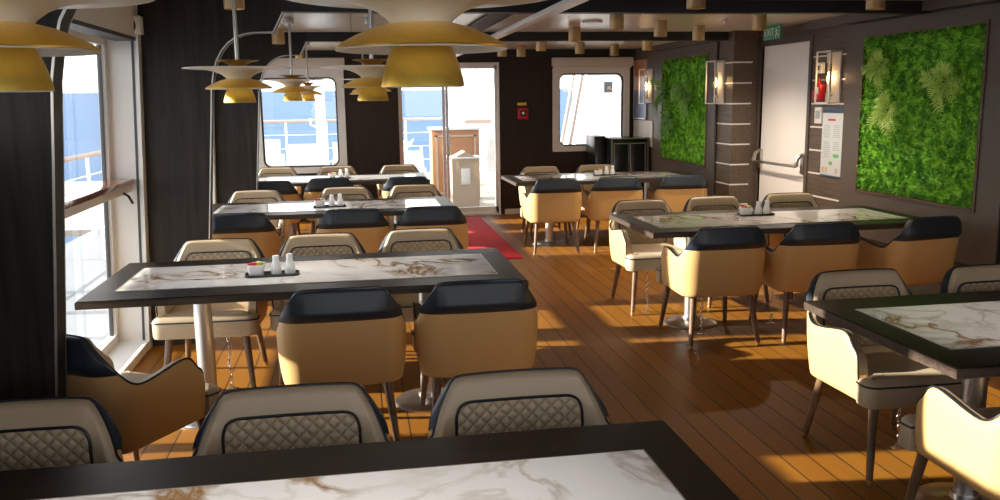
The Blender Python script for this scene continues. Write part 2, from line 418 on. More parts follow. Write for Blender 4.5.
leanbox(bm, lambda z: xin(z) - .25, xin, YF, TY0, TZ0, TZ1); leanbox(bm, lambda z: xin(z) - .25, xin, TY1, 3.05, TZ0, TZ1)
struct(bm, 'wall_left', 'partition_wood', 'dark wood side wall of the near bay with a high slot window', 'wall')
PY = [3.05, 5.95, 8.85]
PT = .10
BAYS = [(PY[0] + PT, PY[1]), (PY[1] + PT, PY[2]), (PY[2] + PT, YB)]
WTOP = 2.035
wlab = ['tall side window with varnished wood ledge and white reveal', 'side window bay behind the second dark partition', 'side window bay behind the third dark partition']
for i, (y0, y1) in enumerate(BAYS):
    w = empty('window_%d' % (i + 1), (0, 0, 0), label=wlab[i], cat='window', kind='structure')
    bm = bmesh.new()
    leanbox(bm, lambda z: xgl(z) - .10, xin, y0, y1, WTOP, ZC)                       # header
    near = .36 if i == 0 else .05  # first bay's unseen near reveal widened to keep sun off the floor
    for a, b in ((y0, y0 + near), (y1 - .05, y1)):
        leanbox(bm, lambda z: xgl(z) - .02, xin, a, b, 0, WTOP)                      # reveals
        leanbox(bm, lambda z: xin(z) - .004, lambda z: xin(z) + .014, a - (.0 if a == y0 else .03), b + (.03 if a == y0 else 0), 0, 2.12)
    finish(bm, 'reveal', 'white_paint', w, 0)
    bm = bmesh.new()
    leanbox(bm, xgl, lambda z: xin(z) + .01, y0 + .05, y1 - .05, 0, .06); finish(bm, 'sill', 'white_paint', w, 0)
    bm = bmesh.new()                                                                 # frame and gaskets
    for a, b in ((y0 + near, y0 + near + .025), (y1 - .11, y1 - .05)):
        leanbox(bm, lambda z: xgl(z) - .02, lambda z: xgl(z) + .028, a, b, .06, WTOP)
    leanbox(bm, lambda z: xgl(z) - .02, lambda z: xgl(z) + .028, y0 + .05, y1 - .05, .06, .12)
    leanbox(bm, lambda z: xgl(z) - .02, lambda z: xgl(z) + .028, y0 + .05, y1 - .05, WTOP - .05, WTOP)
    finish(bm, 'window_frame', 'white_paint', w, 0)
    bm = bmesh.new()
    for a in (y0 + near + .025, y1 - .135):
        leanbox(bm, lambda z: xgl(z) - .01, lambda z: xgl(z) + .012, a, a + .015, .12, WTOP - .05)
    leanbox(bm, lambda z: xin(z) - .035, lambda z: xin(z) - .02, y1 - .055, y1 - .05, .06, WTOP)
    leanbox(bm, lambda z: xin(z) - .13, lambda z: xin(z) - .0, y0 + .05, y1 - .05, WTOP - .022, WTOP)
    finish(bm, 'gasket', 'gasket', w, 0)
    bm = bmesh.new()
    q = [bm.verts.new((xgl(z), y, z)) for y, z in ((y0 + near + .02, .12), (y1 - .12, .12), (y1 - .12, WTOP - .05), (y0 + near + .02, WTOP - .05))]
    bm.faces.new(q); finish(bm, 'pane', 'window_glass', w, 0)
    # varnished ledge across the window
    lg = empty('window_ledge', (0, 0, 0), label=['varnished red-brown wooden ledge across the tall side window', 'varnished ledge across the second side window', 'varnished ledge across the third side window'][i], cat='ledge', group='ledges across the side windows')
    zl = 1.145
    finish(BX(-1.57, -1.425, y0 + near + .005, y1 - .03, zl - .035, zl, bev=.008), 'ledge_board', 'mahogany', lg)
    finish(BX(-1.57, -1.445, y0 + near + .005, y1 - .055, zl - .085, zl - .035, bev=.004), 'support_rail', 'white_paint', lg)
    if i == 0:
        bm = bmesh.new(); tube(bm, [(-1.44, y1 - .30, zl - .07), (-1.41, y1 - .30, zl - .09), (-1.40, y1 - .25, zl - .14)], .008, 8)
        finish(bm, 'catch', 'near_black', lg)
    # roller blind end box
    if i == 0:
        bl = empty('blind_bracket', (0, 0, 0), label='small white blind bracket with a black slot at the top of the window', cat='bracket')
        bm = BX(-1.385, -1.295, y1 - .11, y1 - .03, 2.05, 2.165, bev=.008); finish(bm, 'housing', 'white_paint', bl)
        bm = bmesh.new(); tube(bm, [(-1.350 + .02 * math.sin(a), y1 - .112, 2.105 - .035 * math.cos(a)) for a in [k * PI / 8 for k in range(9)]], .006, 6)
        finish(bm, 'slot', 'near_black', bl)

# portal partitions: column leaning with the side, filleted corner, beam across the room
def portal_outline(i):
    dx = (-.05, 0, 0)[i]
    pts = [(-1.58, 0), (-1.055, 0), (-.98, .90), (-.934, 1.45), (-.915, 1.70), (-.897, 1.80), (-.872, 1.89), (-.835, 1.955), (-.79, 2.005), (-.74, 2.04), (-.69, 2.06), (-.63, 2.07), (-.50, 2.072), (-.433, 2.20), (XN if i < 2 else XF, 2.205)]
    pts = [(a + (dx if -1.5 < a < -.4 else 0), b) for a, b in pts]
    return pts + [(pts[-1][0], ZC), (-1.58, ZC)]
for i, y in enumerate(PY):
    pts = portal_outline(i)
    bm = bmesh.new(); prism(bm, pts, lambda p: (p[0], y, p[1]), lambda p: (p[0], y + PT, p[1]))
    P = struct(bm, 'partition_%d' % (i + 1), 'partition_wood', ['dark wood partition panel at the left edge of the picture', 'dark wood partition panel with rounded corner beyond the tall side window', 'narrow dark wood partition panel by the end window'][i], 'partition')
    # dark edge band with steel trims along the opening
    edge = pts[1:14]
    bm = bmesh.new()
    for yy in (y - .002, y + PT - .006):
        rows = [[(p[0] + o[0], yy + o[1], p[1] + o[2]) for p in edge] for o in ((-.004, 0, .002), (.003, 0, -.003), (.003, .005, -.003), (-.004, .005, .002))]
        rows.append(rows[0]); gridmesh(bm, rows)
    finish(bm, 'edge_trim', 'brushed_steel', P, 0)
    bm = bmesh.new()
    gridmesh(bm, [[(p[0] + .0015, yy, p[1] - .0015) for p in edge] for yy in (y + .006, y + PT - .006)])
    finish(bm, 'edge_band', 'near_black', P, 30)
    bm = BX(-.43, (XN if i < 2 else XF) - .004, y - .003, y + PT + .003, 2.20, ZC - .001); finish(bm, 'beam_face', 'ceiling_beam', P, 0)
# beam along the top of the end wall
struct(BX(-1.7, XF, YB - .05, YB, 2.205, ZC), 'beam_1', 'ceiling_beam', 'dark beam along the top of the end wall', 'beam')
# white lengthwise rail under the beams with a dark slot beside it
rl = empty('trim_2', label='white lengthwise ceiling rail crossing under the dark beams', cat='ceiling rail', kind='structure')
finish(BX(1.26, 1.35, YF, 11.9, 2.165, 2.2, bev=.006), 'rail', 'white_paint', rl, 0)
finish(BX(1.06, 1.255, YF, 11.9, 2.268, 2.289), 'slot', 'near_black', rl, 0)
# fascia over the right wall
struct(BX(XN - .09, XN, YF, 7.62, 2.215, ZC - .001), 'trim_3', 'frame_grey', 'grey fascia along the top of the laminate wall', 'fascia')

# white fire door with panic bar
d = empty('door_2', label='plain white door with a steel push bar', cat='door', kind='structure')
finish(BX(XN + .02, XN + .06, DY0, DY1, .005, DZ, bev=.003), 'leaf', 'door_white', d, 0)
bm = bmesh.new(); box(bm, XN - .012, XN + .04, DY0 - .05, DY0, 0, DZ + .05); box(bm, XN - .012, XN + .04, DY1, DY1 + .035, 0, DZ + .05); box(bm, XN - .012, XN + .04, DY0, DY1, DZ, DZ + .05)
finish(bm, 'door_frame', 'frame_grey', d, 0)
bm = bmesh.new(); tube(bm, [(XN - .07, DY0 + .06, .935), (XN - .07, DY1 - .02, .935)], .014, 10)
pb = finish(bm, 'push_bar', 'steel', d)
for yy in (DY0 + .05, DY1 - .03):
    bm = bmesh.new(); box(bm, XN - .01, XN + .02, yy - .03, yy + .03, .86, 1.06, bev=.006)
    tube(bm, [(XN + .0, yy, 1.05), (XN - .05, yy - .0, 1.02), (XN - .075, yy, .935)], [.018, .018, .022], 8)
    finish(bm, 'bar_mount', 'steel', pb)

# glass double door in the end wall
d = empty('door_1', label='glazed double door to the open deck', cat='door', kind='structure')
bm = bmesh.new(); X0, X1, Z1 = .60, 2.00, 2.12
box(bm, X0, X0 + .018, YB + .02, YB + .12, 0, Z1); box(bm, X1 - .018, X1, YB - .02, YB + .12, 0, Z1); box(bm, X0, X1, YB + .02, YB + .12, Z1 - .03, Z1)
box(bm, X0, X1, YB - .05, YB + .16, 0, .03)
finish(bm, 'door_frame', 'white_paint', d, 0)
for a, b in ((X0 + .018, 1.245), (1.255, X1 - .018)):
    bm = bmesh.new(); y0, y1 = YB + .05, YB + .09
    box(bm, a, a + .038, y0, y1, .03, Z1 - .03); box(bm, b - .038, b, y0, y1, .03, Z1 - .03)
    box(bm, a, b, y0, y1, .03, .11); box(bm, a, b, y0, y1, Z1 - .08, Z1 - .03)
    lf = finish(bm, 'door_leaf', 'white_paint', d, 0)
    finish(BX(a + .038, b - .038, YB + .068, YB + .072, .11, Z1 - .08), 'pane', 'window_glass', lf, 0)
    if a > 1.2:
        bm = bmesh.new(); tube(bm, [(a + .03, YB + .04, .85), (a + .03, YB + .01, .87), (a + .03, YB + .01, 1.15), (a + .03, YB + .04, 1.17)], .012, 8)
        finish(bm, 'handle', 'steel', lf)

# end windows with rounded panes
def end_window(n, x0, x1, z0, z1, bl, br, bb, bt, r, label):
    w = empty('window_%d' % n, label=label, cat='window', kind='structure')
    o = rrect(x0, x1, z0, z1, .02); i_ = rrect(x0 + bl, x1 - br, z0 + bb, z1 - bt, r)
    bm = bmesh.new(); ringprism(bm, o, i_, lambda p: (p[0], YB - .03, p[1]), lambda p: (p[0], YB + .17, p[1]))
    finish(bm, 'window_frame', 'white_paint', w, 30)
    i2 = rrect(x0 + bl - .002, x1 - br + .002, z0 + bb - .002, z1 - bt + .002, r); i3 = rrect(x0 + bl + .022, x1 - br - .022, z0 + bb + .022, z1 - bt - .022, r - .02)
    bm = bmesh.new(); ringprism(bm, i2, i3, lambda p: (p[0], YB + .03, p[1]), lambda p: (p[0], YB + .06, p[1]))
    finish(bm, 'gasket', 'gasket', w, 30)
    bm = bmesh.new(); bm.faces.new([bm.verts.new((p[0], YB + .05, p[1])) for p in i3]); finish(bm, 'pane', 'window_glass', w, 0)
    return w
end_window(4, -1.30, -.12, .66, 2.04, .07, .10, .08, .10, .10, 'rounded end window behind the pendant lamps')
end_window(5, 2.76, 3.88, .87, 2.04, .095, .08, .075, .08, .10, 'rounded end window above the black cabinet')
def cassette(x0, x1, z0, z1, label):
    t = empty('blind_cassette', label=label, cat='blind cassette', group='blind cassettes over the end windows')
    finish(BX(x0, x1, YB - .13, YB - .03, z0, z1, bev=.012), 'housing', 'offwhite_paint', t)
    bm = bmesh.new(); tube(bm, [(x0 + .02, YB - .08, z0 - .008), (x1 - .02, YB - .08, z0 - .008)], .010, 8); finish(bm, 'bottom_bar', 'white_paint', t)
cassette(-1.32, -.10, 2.05, 2.19, 'pale blind cassette over the end window behind the pendants')
cassette(2.74, 3.90, 2.05, 2.175, 'pale blind cassette over the end window by the black cabinet')

# ------------------------------------------------------------------ outside
struct(BX(-9, 12, YB + .17, 20, -.12, -.03), 'deck_floor', 'deck_out', 'sunlit open deck beyond the end wall', 'deck')
struct(BX(-3.5, -1.75, -3, YB + .17, -.12, -.03), 'deck_side', 'deck_grey', 'narrow side deck outside the side windows', 'deck')
bm = bmesh.new(); box(bm, -3000, 3000, -600, 3500, -.5, 0)
sea = struct(bm, 'sea', 'sea_water', 'blue sea stretching to the horizon', 'sea'); sea.location = (0, 0, -14); sea.rotation_euler = (.0160, 0.0035, 0)
def rail(name, pts, label, zt, n):
    t = empty(name, label=label, cat='railing')
    (xa, ya), (xb, yb) = pts
    bm = bmesh.new(); tube(bm, [(xa, ya, zt), (xb, yb, zt)], .032, 8); finish(bm, 'top_rail', 'rail_wood', t)
    for k in range(n + 1):
        f = k / n; bm = bmesh.new(); tube(bm, [(xa + (xb - xa) * f, ya + (yb - ya) * f, -.03), (xa + (xb - xa) * f, ya + (yb - ya) * f, zt)], .022, 8); finish(bm, 'post', 'ship_white', t)
    for z in (.25, .5, .75):
        bm = bmesh.new(); tube(bm, [(xa, ya, z * zt), (xb, yb, z * zt)], .009, 6); finish(bm, 'wire', 'ship_white', t)
rail('deck_railing', ((-3.3, 0), (-3.3, 19.6)), 'railing outside the tall side window', 1.0, 12)
rail('deck_railing', ((-3.24, 19.6), (2.0, 19.6)), 'railing across the far end of the deck', 1.20, 6)
# unseen canisters added on the side deck to keep sun off the window tables
for k, yc in enumerate((4.72, 7.68)):
    t = empty('life_raft_canister', (-2.9, yc, -.03), label=['white life raft canister on a stand outside the tall side window', 'white life raft canister on a stand outside the second side window'][k], cat='life raft', group='life raft canisters on the side deck')
    prof = [(.02, -.72), (.20, -.715), (.285, -.69), (.31, -.64), (.31, -.03), (.325, -.025), (.325, .025), (.31, .03), (.31, .64), (.285, .69), (.20, .715), (.02, .72)]
    bm = bmesh.new(); lathe(bm, prof, 32); bmesh.ops.rotate(bm, verts=bm.verts, cent=(0, 0, 0), matrix=Matrix.Rotation(PI / 2, 3, 'X')); bmesh.ops.translate(bm, verts=bm.verts, vec=(0, 0, 1.745))
    finish(bm, 'canister', 'ship_white', t)
    for yy in (-.4, .4):
        bm = bmesh.new(); tube(bm, [(.33 * math.sin(a), yy, 1.745 - .33 * math.cos(a)) for a in [2 * PI * q / 24 for q in range(24)]], .012, 6, closed=True); finish(bm, 'strap', 'gasket', t)
        bm = bmesh.new(); tube(bm, [(-.25, yy, 0), (-.25, yy, 1.50), (0, yy, 1.40), (.25, yy, 1.50), (.25, yy, 0)], .028, 8); finish(bm, 'cradle', 'ship_white', t)
# white superstructure blocks and mast
t = empty('deckhouse', (2.05, 18.2, -.03), label='blank white deckhouse seen through the right leaf of the glass door', cat='deckhouse')
bm = bmesh.new(); prism(bm, [(0, 0), (1.9, 0), (1.9, 3.4), (.35, 3.4), (.1, 2.6), (0, 1.6)], lambda p: (p[0], 0, p[1]), lambda p: (p[0], 1.2, p[1])); finish(bm, 'house', 'ship_white', t, 0)
bm = BX(.25, .8, -.02, .01, 1.15, 1.22); finish(bm, 'ledge_strip', 'rail_wood', t, 0)
t = empty('crane_mast', (4.55, 16.5, -.03), label='bulky white mast seen through the end window by the cabinet', cat='mast')
bm = bmesh.new(); prism(bm, [(-.45, 0), (1.6, 0), (1.6, 4), (.1, 4), (-.1, 1.6)], lambda p: (p[0], 0, p[1]), lambda p: (p[0], 1.0, p[1])); finish(bm, 'tower', 'ship_white', t, 0)
for xx, zz in ((.28, 1.75), (.62, 1.70)):
    finish(BX(xx, xx + .16, -.02, .01, zz, zz + .2), 'vent_plate', 'gasket', t, 0)
for (a, b) in (((4.05, 3.2), (3.50, .2)), ((4.22, 3.2), (3.66, .2)), ((5.35, 2.4), (4.75, .5))):
    bm = bmesh.new(); tube(bm, [(a[0], 15, a[1]), (b[0], 15, b[1])], .03, 8)
    o = finish(bm, 'mast_strut', 'rail_wood'); tag(o, 'slanting brown strut in front of the white mast', 'strut', 'slanting struts by the mast')
t = empty('navigation_pole', (-.66, 17.6, -.03), label='slim white pole on the deck behind the pendant lamps', cat='pole')
bm = bmesh.new(); lathe(bm, [(.16, 0), (.16, .05), (.10, .12), (.085, 3.2), (.08, 3.25)], 16); finish(bm, 'pole', 'ship_white', t)
bm = bmesh.new(); tube(bm, [(-.09, 0, 1.15), (-.2, 0, 1.2), (-.2, 0, 1.32)], .02, 8); finish(bm, 'cleat', 'ship_white', t)
# woven deck armchairs
def deck_chair():
    t = empty('deck_armchair')
    bm = bmesh.new(); box(bm, -.27, .27, -.25, .27, .36, .42, bev=.02); finish(bm, 'seat', 'weave', t)
    rows = []
    for k in range(7):
        f = k / 6; z = .42 + .53 * f; y = .24 + .13 * f
        rows.append([(x * (1 + .04 * f), y + .02 * math.cos(x * 5), z) for x in [-.27 + .54 * j / 8 for j in range(9)]])
    bm = bmesh.new(); vs = gridmesh(bm, rows); bmesh.ops.solidify(bm, geom=bm.faces[:], thickness=.03); finish(bm, 'backrest', 'weave', t)
    for sx in (-.28, .28):
        bm = bmesh.new(); tube(bm, [(sx, -.25, -.0), (sx, -.27, .62), (sx, .27, .64)], .018, 8); finish(bm, 'arm', 'wicker_pale', t)
        bm = bmesh.new(); tube(bm, [(sx, .33, 0), (sx, .27, .64)], .018, 8); finish(bm, 'leg', 'wicker_pale', t)
    return t
dc = deck_chair()
for k, (x, y, rz, lab) in enumerate([(-.86, 15.3, PI, 'white woven armchair on deck, in the middle of the end window'), (-.12, 15.75, PI, 'white woven armchair on deck by the white pole'),
                                 (2.40, 15.6, PI + .5, 'white woven armchair on deck right of the beige cabinet'), (-1.7, 17.4, PI, 'white woven armchair on deck near the far railing')]):
    o = dc if k == 0 else dup(dc)
    o.location = (x, y, -.03); o.rotation_euler = (0, 0, rz); tag(o, lab, 'chair', 'woven armchairs on the deck')
def deck_lounger():
    t = empty('deck_lounger')
    bm = bmesh.new()
    for sx in (-.3, .3): box(bm, sx - .02, sx + .02, -.95, .9, .28, .34)
    box(bm, -.3, .3, -.95, -.91, .28, .34); box(bm, -.3, .3, .86, .9, .28, .34); finish(bm, 'frame', 'ship_white', t, 0)
    bm = bmesh.new()
    for k in range(12): box(bm, -.29, .29, -.93 + k * .095, -.865 + k * .095, .34, .355)
    finish(bm, 'seat_slats', 'ship_white', t, 0)
    bm = bmesh.new()
    for k in range(8):
        f = k / 8; y = .22 + .42 * f; z = .36 + .5 * f
        box(bm, -.29, .29, y, y + .04, z, z + .055)
    for sx in (-.3, .3): tube(bm, [(sx, .2, .34), (sx, .66, .90)], .02, 6)
    finish(bm, 'backrest', 'ship_white', t, 0)
    for sx in (-.28, .28):
        for y in (-.8, .75):
            bm = bmesh.new(); tube(bm, [(sx, y, 0), (sx, y, .3)], .022, 6); finish(bm, 'leg', 'ship_white', t)
    return t
dl = deck_lounger()
for k, (x, y, rz, lab) in enumerate([(.74, 13.25, 0, 'white slatted lounger on deck beside the wooden counter'), (.40, 16.9, -1.9, 'white slatted lounger on deck behind another lounger'), (-2.45, 10.6, .0, 'white slatted lounger on the side deck below the ledge')]):
    o = dl if k == 0 else dup(dl)
    o.location = (x, y, -.03); o.rotation_euler = (0, 0, rz); tag(o, lab, 'lounger', 'slatted loungers on the deck')
# outdoor counter and cabinet
t = empty('deck_counter', (1.62, 14.1, -.03), label='brown panelled counter on deck behind the glass door', cat='counter')
finish(BX(-.39, .39, 0, .5, 0, 1.16, bev=.01), 'body', 'counter_wood', t)
bm = bmesh.new()
for x in (-.33, .30): box(bm, x, x + .03, -.012, .005, .12, 1.08)
box(bm, -.33, .33, -.012, .005, 1.05, 1.08); box(bm, -.33, .33, -.012, .005, .12, .15); finish(bm, 'panel_moulding', 'counter_beige', t, 0)
finish(BX(-.42, .42, -.03, .53, 1.16, 1.2, bev=.008), 'worktop', 'ship_white', t)
t = empty('waste_cabinet', (1.69, 13.2, -.03), label='beige cabinet with sloped top in front of the brown counter', cat='cabinet')
bm = bmesh.new(); prism(bm, [(0, 0), (.42, 0), (.42, .75), (.21, .86), (0, .75)], lambda p: (p[0] - .24, 0, p[1]), lambda p: (p[0] - .24, .42, p[1])); finish(bm, 'body', 'counter_beige', t, 0)
finish(BX(-.28, .22, -.02, .44, .75, .775, bev=.004), 'top_rim', 'ship_white', t); finish(BX(-.1, .04, -.012, .003, .35, .6, bev=.004), 'flap', 'ship_white', t)

# ------------------------------------------------------------------ dining chair
BACK = .285
def half_plan():
    pts = [(0., -BACK)]
    for k in range(1, 9): x = .165 * k / 8; pts.append((x, -BACK + .22 * x * x))
    cx, cy, r = .165, -BACK + .006 + .118, .118
    for k in range(1, 13):
        a = -PI / 2 + (PI / 2) * k / 12; pts.append((cx + r * math.cos(a), cy + r * math.sin(a)))
    for k in range(1, 18): f = k / 17; pts.append((.283 - .012 * f, cy + (.19 - cy) * f))
    return pts
HP = half_plan()
CUM = [0.]
for a, b in zip(HP, HP[1:]): CUM.append(CUM[-1] + math.hypot(b[0] - a[0], b[1] - a[1]))
LEN = CUM[-1]
def plan(s):
    sg = 1 if s >= 0 else -1; s = min(abs(s), LEN)
    i = 0
    while i < len(CUM) - 2 and CUM[i + 1] < s: i += 1
    t = (s - CUM[i]) / (CUM[i + 1] - CUM[i]); a, b = HP[i], HP[i + 1]
    def tang(j):
        p, q = HP[max(j - 1, 0)], HP[min(j + 1, len(HP) - 1)]
        if j == 0: return (1., 0.)
        l = math.hypot(q[0] - p[0], q[1] - p[1]); return ((q[0] - p[0]) / l, (q[1] - p[1]) / l)
    ta, tb = tang(i), tang(i + 1); tx, ty = ta[0] + (tb[0] - ta[0]) * t, ta[1] + (tb[1] - ta[1]) * t
    return sg * (a[0] + (b[0] - a[0]) * t), a[1] + (b[1] - a[1]) * t, sg * ty, -tx
HK = [(0, .800), (.10, .799), (.174, .795), (.194, .784), (.222, .744), (.262, .684), (.295, .638), (.325, .608), (.355, .595), (.39, .592), (.44, .598), (.50, .609), (.555, .619), (.59, .622), (.62, .617), (.645, .598), (.66, .574), (LEN - .004, .53), (LEN, .46)]
def hgt(s): return interp(HK, abs(s))
ZB = .335
def pt(s, off, z):
    x, y, nx, ny = plan(s)
    w = max(0., min(1., (.36 - abs(s)) / .16)); w = w * w * (3 - 2 * w)
    k = max(0., min(1., (z - ZB) / .3)); o = off - .022 * (1 - k) ** 1.3
    return (x + nx * o, y + ny * o - max(0, z - .45) * .07 * w, z)
SS = [LEN * (k / 46) for k in range(-46, 47)]
SS = sorted(set(SS + [sg * (LEN - d) for sg in (1, -1) for d in (.002, .005, .009, .014)]))
TH = .046
def chair_proto():
    t = empty('dining_chair')
    rows = []
    def row(fn): rows.append([fn(s) for s in SS])
    row(lambda s: pt(s, -.035, ZB + .004)); row(lambda s: pt(s, -.012, ZB)); row(lambda s: pt(s, -.003, ZB + .008)); row(lambda s: pt(s, 0, ZB + .025))
    for f in (.15, .3, .45, .6, .75, .88): row(lambda s: pt(s, .004 * math.sin(f * PI), ZB + .025 + (hgt(s) - .014 - ZB - .025) * f))
    row(lambda s: pt(s, 0, hgt(s) - .012)); row(lambda s: pt(s, -.004, hgt(s) - .004)); row(lambda s: pt(s, -.014, hgt(s)))
    bm = bmesh.new(); gridmesh(bm, rows)
    o = finish(bm, 'outer_shell', 'camel_leather', t, 50); o['label'] = 'tan leather outer shell'
    rows = []
    row(lambda s: pt(s, -.014, hgt(s))); row(lambda s: pt(s, -.030, hgt(s))); row(lambda s: pt(s, -.041, hgt(s) - .005)); row(lambda s: pt(s, -TH, hgt(s) - .016))
    for f in (.2, .4, .6, .8, 1.): row(lambda s: pt(s, -TH - .004 * math.sin(f * PI), (hgt(s) - .016) + (.36 - hgt(s) + .016) * f))
    bm = bmesh.new(); vs = gridmesh(bm, rows); 
    o = finish(bm, 'inner_shell', 'cream_leather', t, 50); o['label'] = 'cream leather inner shell'
    # arm front caps
    bm = bmesh.new()
    for sg in (-1, 1):
        zt = hgt(LEN); zz = [ZB + .004 + (zt - ZB - .004) * k / 8 for k in range(9)]
        gridmesh(bm, [[pt(sg * LEN, 0 if z > ZB + .03 else -.004, z) for z in zz], [(lambda p: (p[0], p[1] + .006, p[2]))(pt(sg * LEN, -.014, z)) for z in zz], [(lambda p: (p[0], p[1] + .006, p[2]))(pt(sg * LEN, -.032, z)) for z in zz], [pt(sg * LEN, -TH, z) for z in zz]])
    finish(bm, 'arm_front', 'camel_leather', t, 60)
    # navy pad over the top of the outer back
    ZL = .652
    PK = [(0, .001), (.006, .012), (.020, .023), (.036, .031), (.046, .031), (.060, .027), (.100, .017), (.148, .004)]
    sm = .283
    while hgt(sm) < ZL + .003: sm -= .002
    ps = [sm * k / 30 for k in range(-30, 31)]
    rows = []
    for u in (0, .03, .08, .14, .2, .27, .35, .5, .65, .8, .92, 1.):
        r = []
        for s in ps:
            h = hgt(s); z = ZL + (h - ZL) * u; fade = min(1., max(0, (h - ZL)) / .03)
            r.append(pt(s, .0015 + interp(PK, z - ZL) * fade * (1 - .72 * min(1., max(0., (abs(s) - .15) / .10))), z - (.004 if u == 1 else 0)))
        rows.append(r)
    rows.append([pt(s, -.006, hgt(s) + .003) for s in ps]); rows.append([pt(s, -.016, hgt(s) + .0015) for s in ps])
    bm = bmesh.new(); gridmesh(bm, rows); o = finish(bm, 'back_pad', 'navy_leather', t, 50); o['label'] = 'dark navy pad wrapped over the back'
    # quilted inset
    def ztop(s):
        a = abs(s); return .729 if a < .14 else .729 - (.06 - math.sqrt(max(0, .06 ** 2 - (a - .14) ** 2)))
    qs = [.2 * math.sin(PI / 2 * k / 20) for k in range(-20, 21)]
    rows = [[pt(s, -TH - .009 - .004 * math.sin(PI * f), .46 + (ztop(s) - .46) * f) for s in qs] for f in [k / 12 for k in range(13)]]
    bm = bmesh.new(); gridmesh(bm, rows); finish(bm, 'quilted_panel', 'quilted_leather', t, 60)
    pl = [pt(-.2, -TH - .008, .46 + (ztop(.2) - .46) * k / 5) for k in range(6)] + [pt(s, -TH - .008, ztop(s)) for s in qs[1:-1]] + [pt(.2, -TH - .008, .46 + (ztop(.2) - .46) * (5 - k) / 5) for k in range(6)]
    bm = bmesh.new(); tube(bm, pl, .0048, 6); finish(bm, 'panel_piping', 'navy_piping', t)
    es = [s for s in SS if abs(s) < LEN - .003]
    pl = [pt(-LEN, -.003, .36 + .03 * k) for k in range(5)] + [pt(s, -.006 if abs(s) > .3 else -.016, hgt(s) + .002) for s in es] + [pt(LEN, -.003, .48 - .03 * k) for k in range(5)]
    bm = bmesh.new(); tube(bm, pl, .0042, 6); finish(bm, 'rim_piping', 'navy_piping', t)
    # seat cushion, T-shaped in front of the arms
    half = [(0, -.23), (.19, -.225), (.225, -.18), (.226, .0), (.226, .196), (.268, .200)]
    for k in range(7):
        a = math.radians(90 * k / 6); half.append((.272 - .05 + .05 * math.cos(a), .245 + .05 * math.sin(a)))
    half += [(.12, .299), (0, .300)]
    outl = half + [(-x, y) for x, y in half[-2:0:-1]]
    n = len(outl)
    def inset(d):
        r = []
        for i in range(n):
            p, q, c = outl[i - 1], outl[(i + 1) % n], outl[i]
            dx, dy = q[0] - p[0], q[1] - p[1]; l = math.hypot(dx, dy); r.append((c[0] - dy / l * d, c[1] + dx / l * d))
        return r
    rows = [[(x, y, z) for x, y in inset(d)] for d, z in ((.02, ZB + .003), (.004, ZB + .006), (0, ZB + .02), (.0, ZB + .055), (.0, .425), (.003, .438), (.012, .449), (.035, .458), (.075, .464))]
    bm = bmesh.new(); vs = gridmesh(bm, rows, True); bm.faces.new(vs[0]); 
    c = bm.verts.new((0, .03, .468))
    for k in range(n): bm.faces.new((vs[-1][k], vs[-1][(k + 1) % n], c))
    finish(bm, 'seat_cushion', 'cream_leather', t, 60)
    bm = bmesh.new(); tube(bm, [(x, y, .432) for x, y in inset(-.002)], .0042, 6, closed=True); finish(bm, 'seat_piping', 'navy_piping', t)
    for sx in (-1, 1):
        for (x0, y0, x1, y1) in ((.195, .215, .232, .272), (.185, -.20, .225, -.275)):
            a = Vector((sx * x0, y0, ZB + .02)); b = Vector((sx * x1, y1, 0.)); c2 = b + (a - b) * .06
            bm = bmesh.new(); tube(bm, [a, a + (b - a) * .5, c2], [.021, .0175, .0135], 12); lg = finish(bm, 'leg', 'walnut_leg', t)
            bm = bmesh.new(); tube(bm, [c2, b + (a - b) * .02, b], [.0140, .0125, .011], 12); finish(bm, 'leg_tip', 'brass_tip', lg)
    for o in t.children_recursive: o.data.transform(Matrix.Scale(1.05, 4, (1, 0, 0)))
    return t
chair0 = chair_proto(); used = [False]
def chair(x, y, rz, label, group):
    o = chair0 if not used[0] else dup(chair0)
    used[0] = True; o.location = (x, y, 0); o.rotation_euler = (0, 0, rz); tag(o, label, 'chair', group)
    return o
R = math.radians
G = 'leather armchairs at the marble tables'
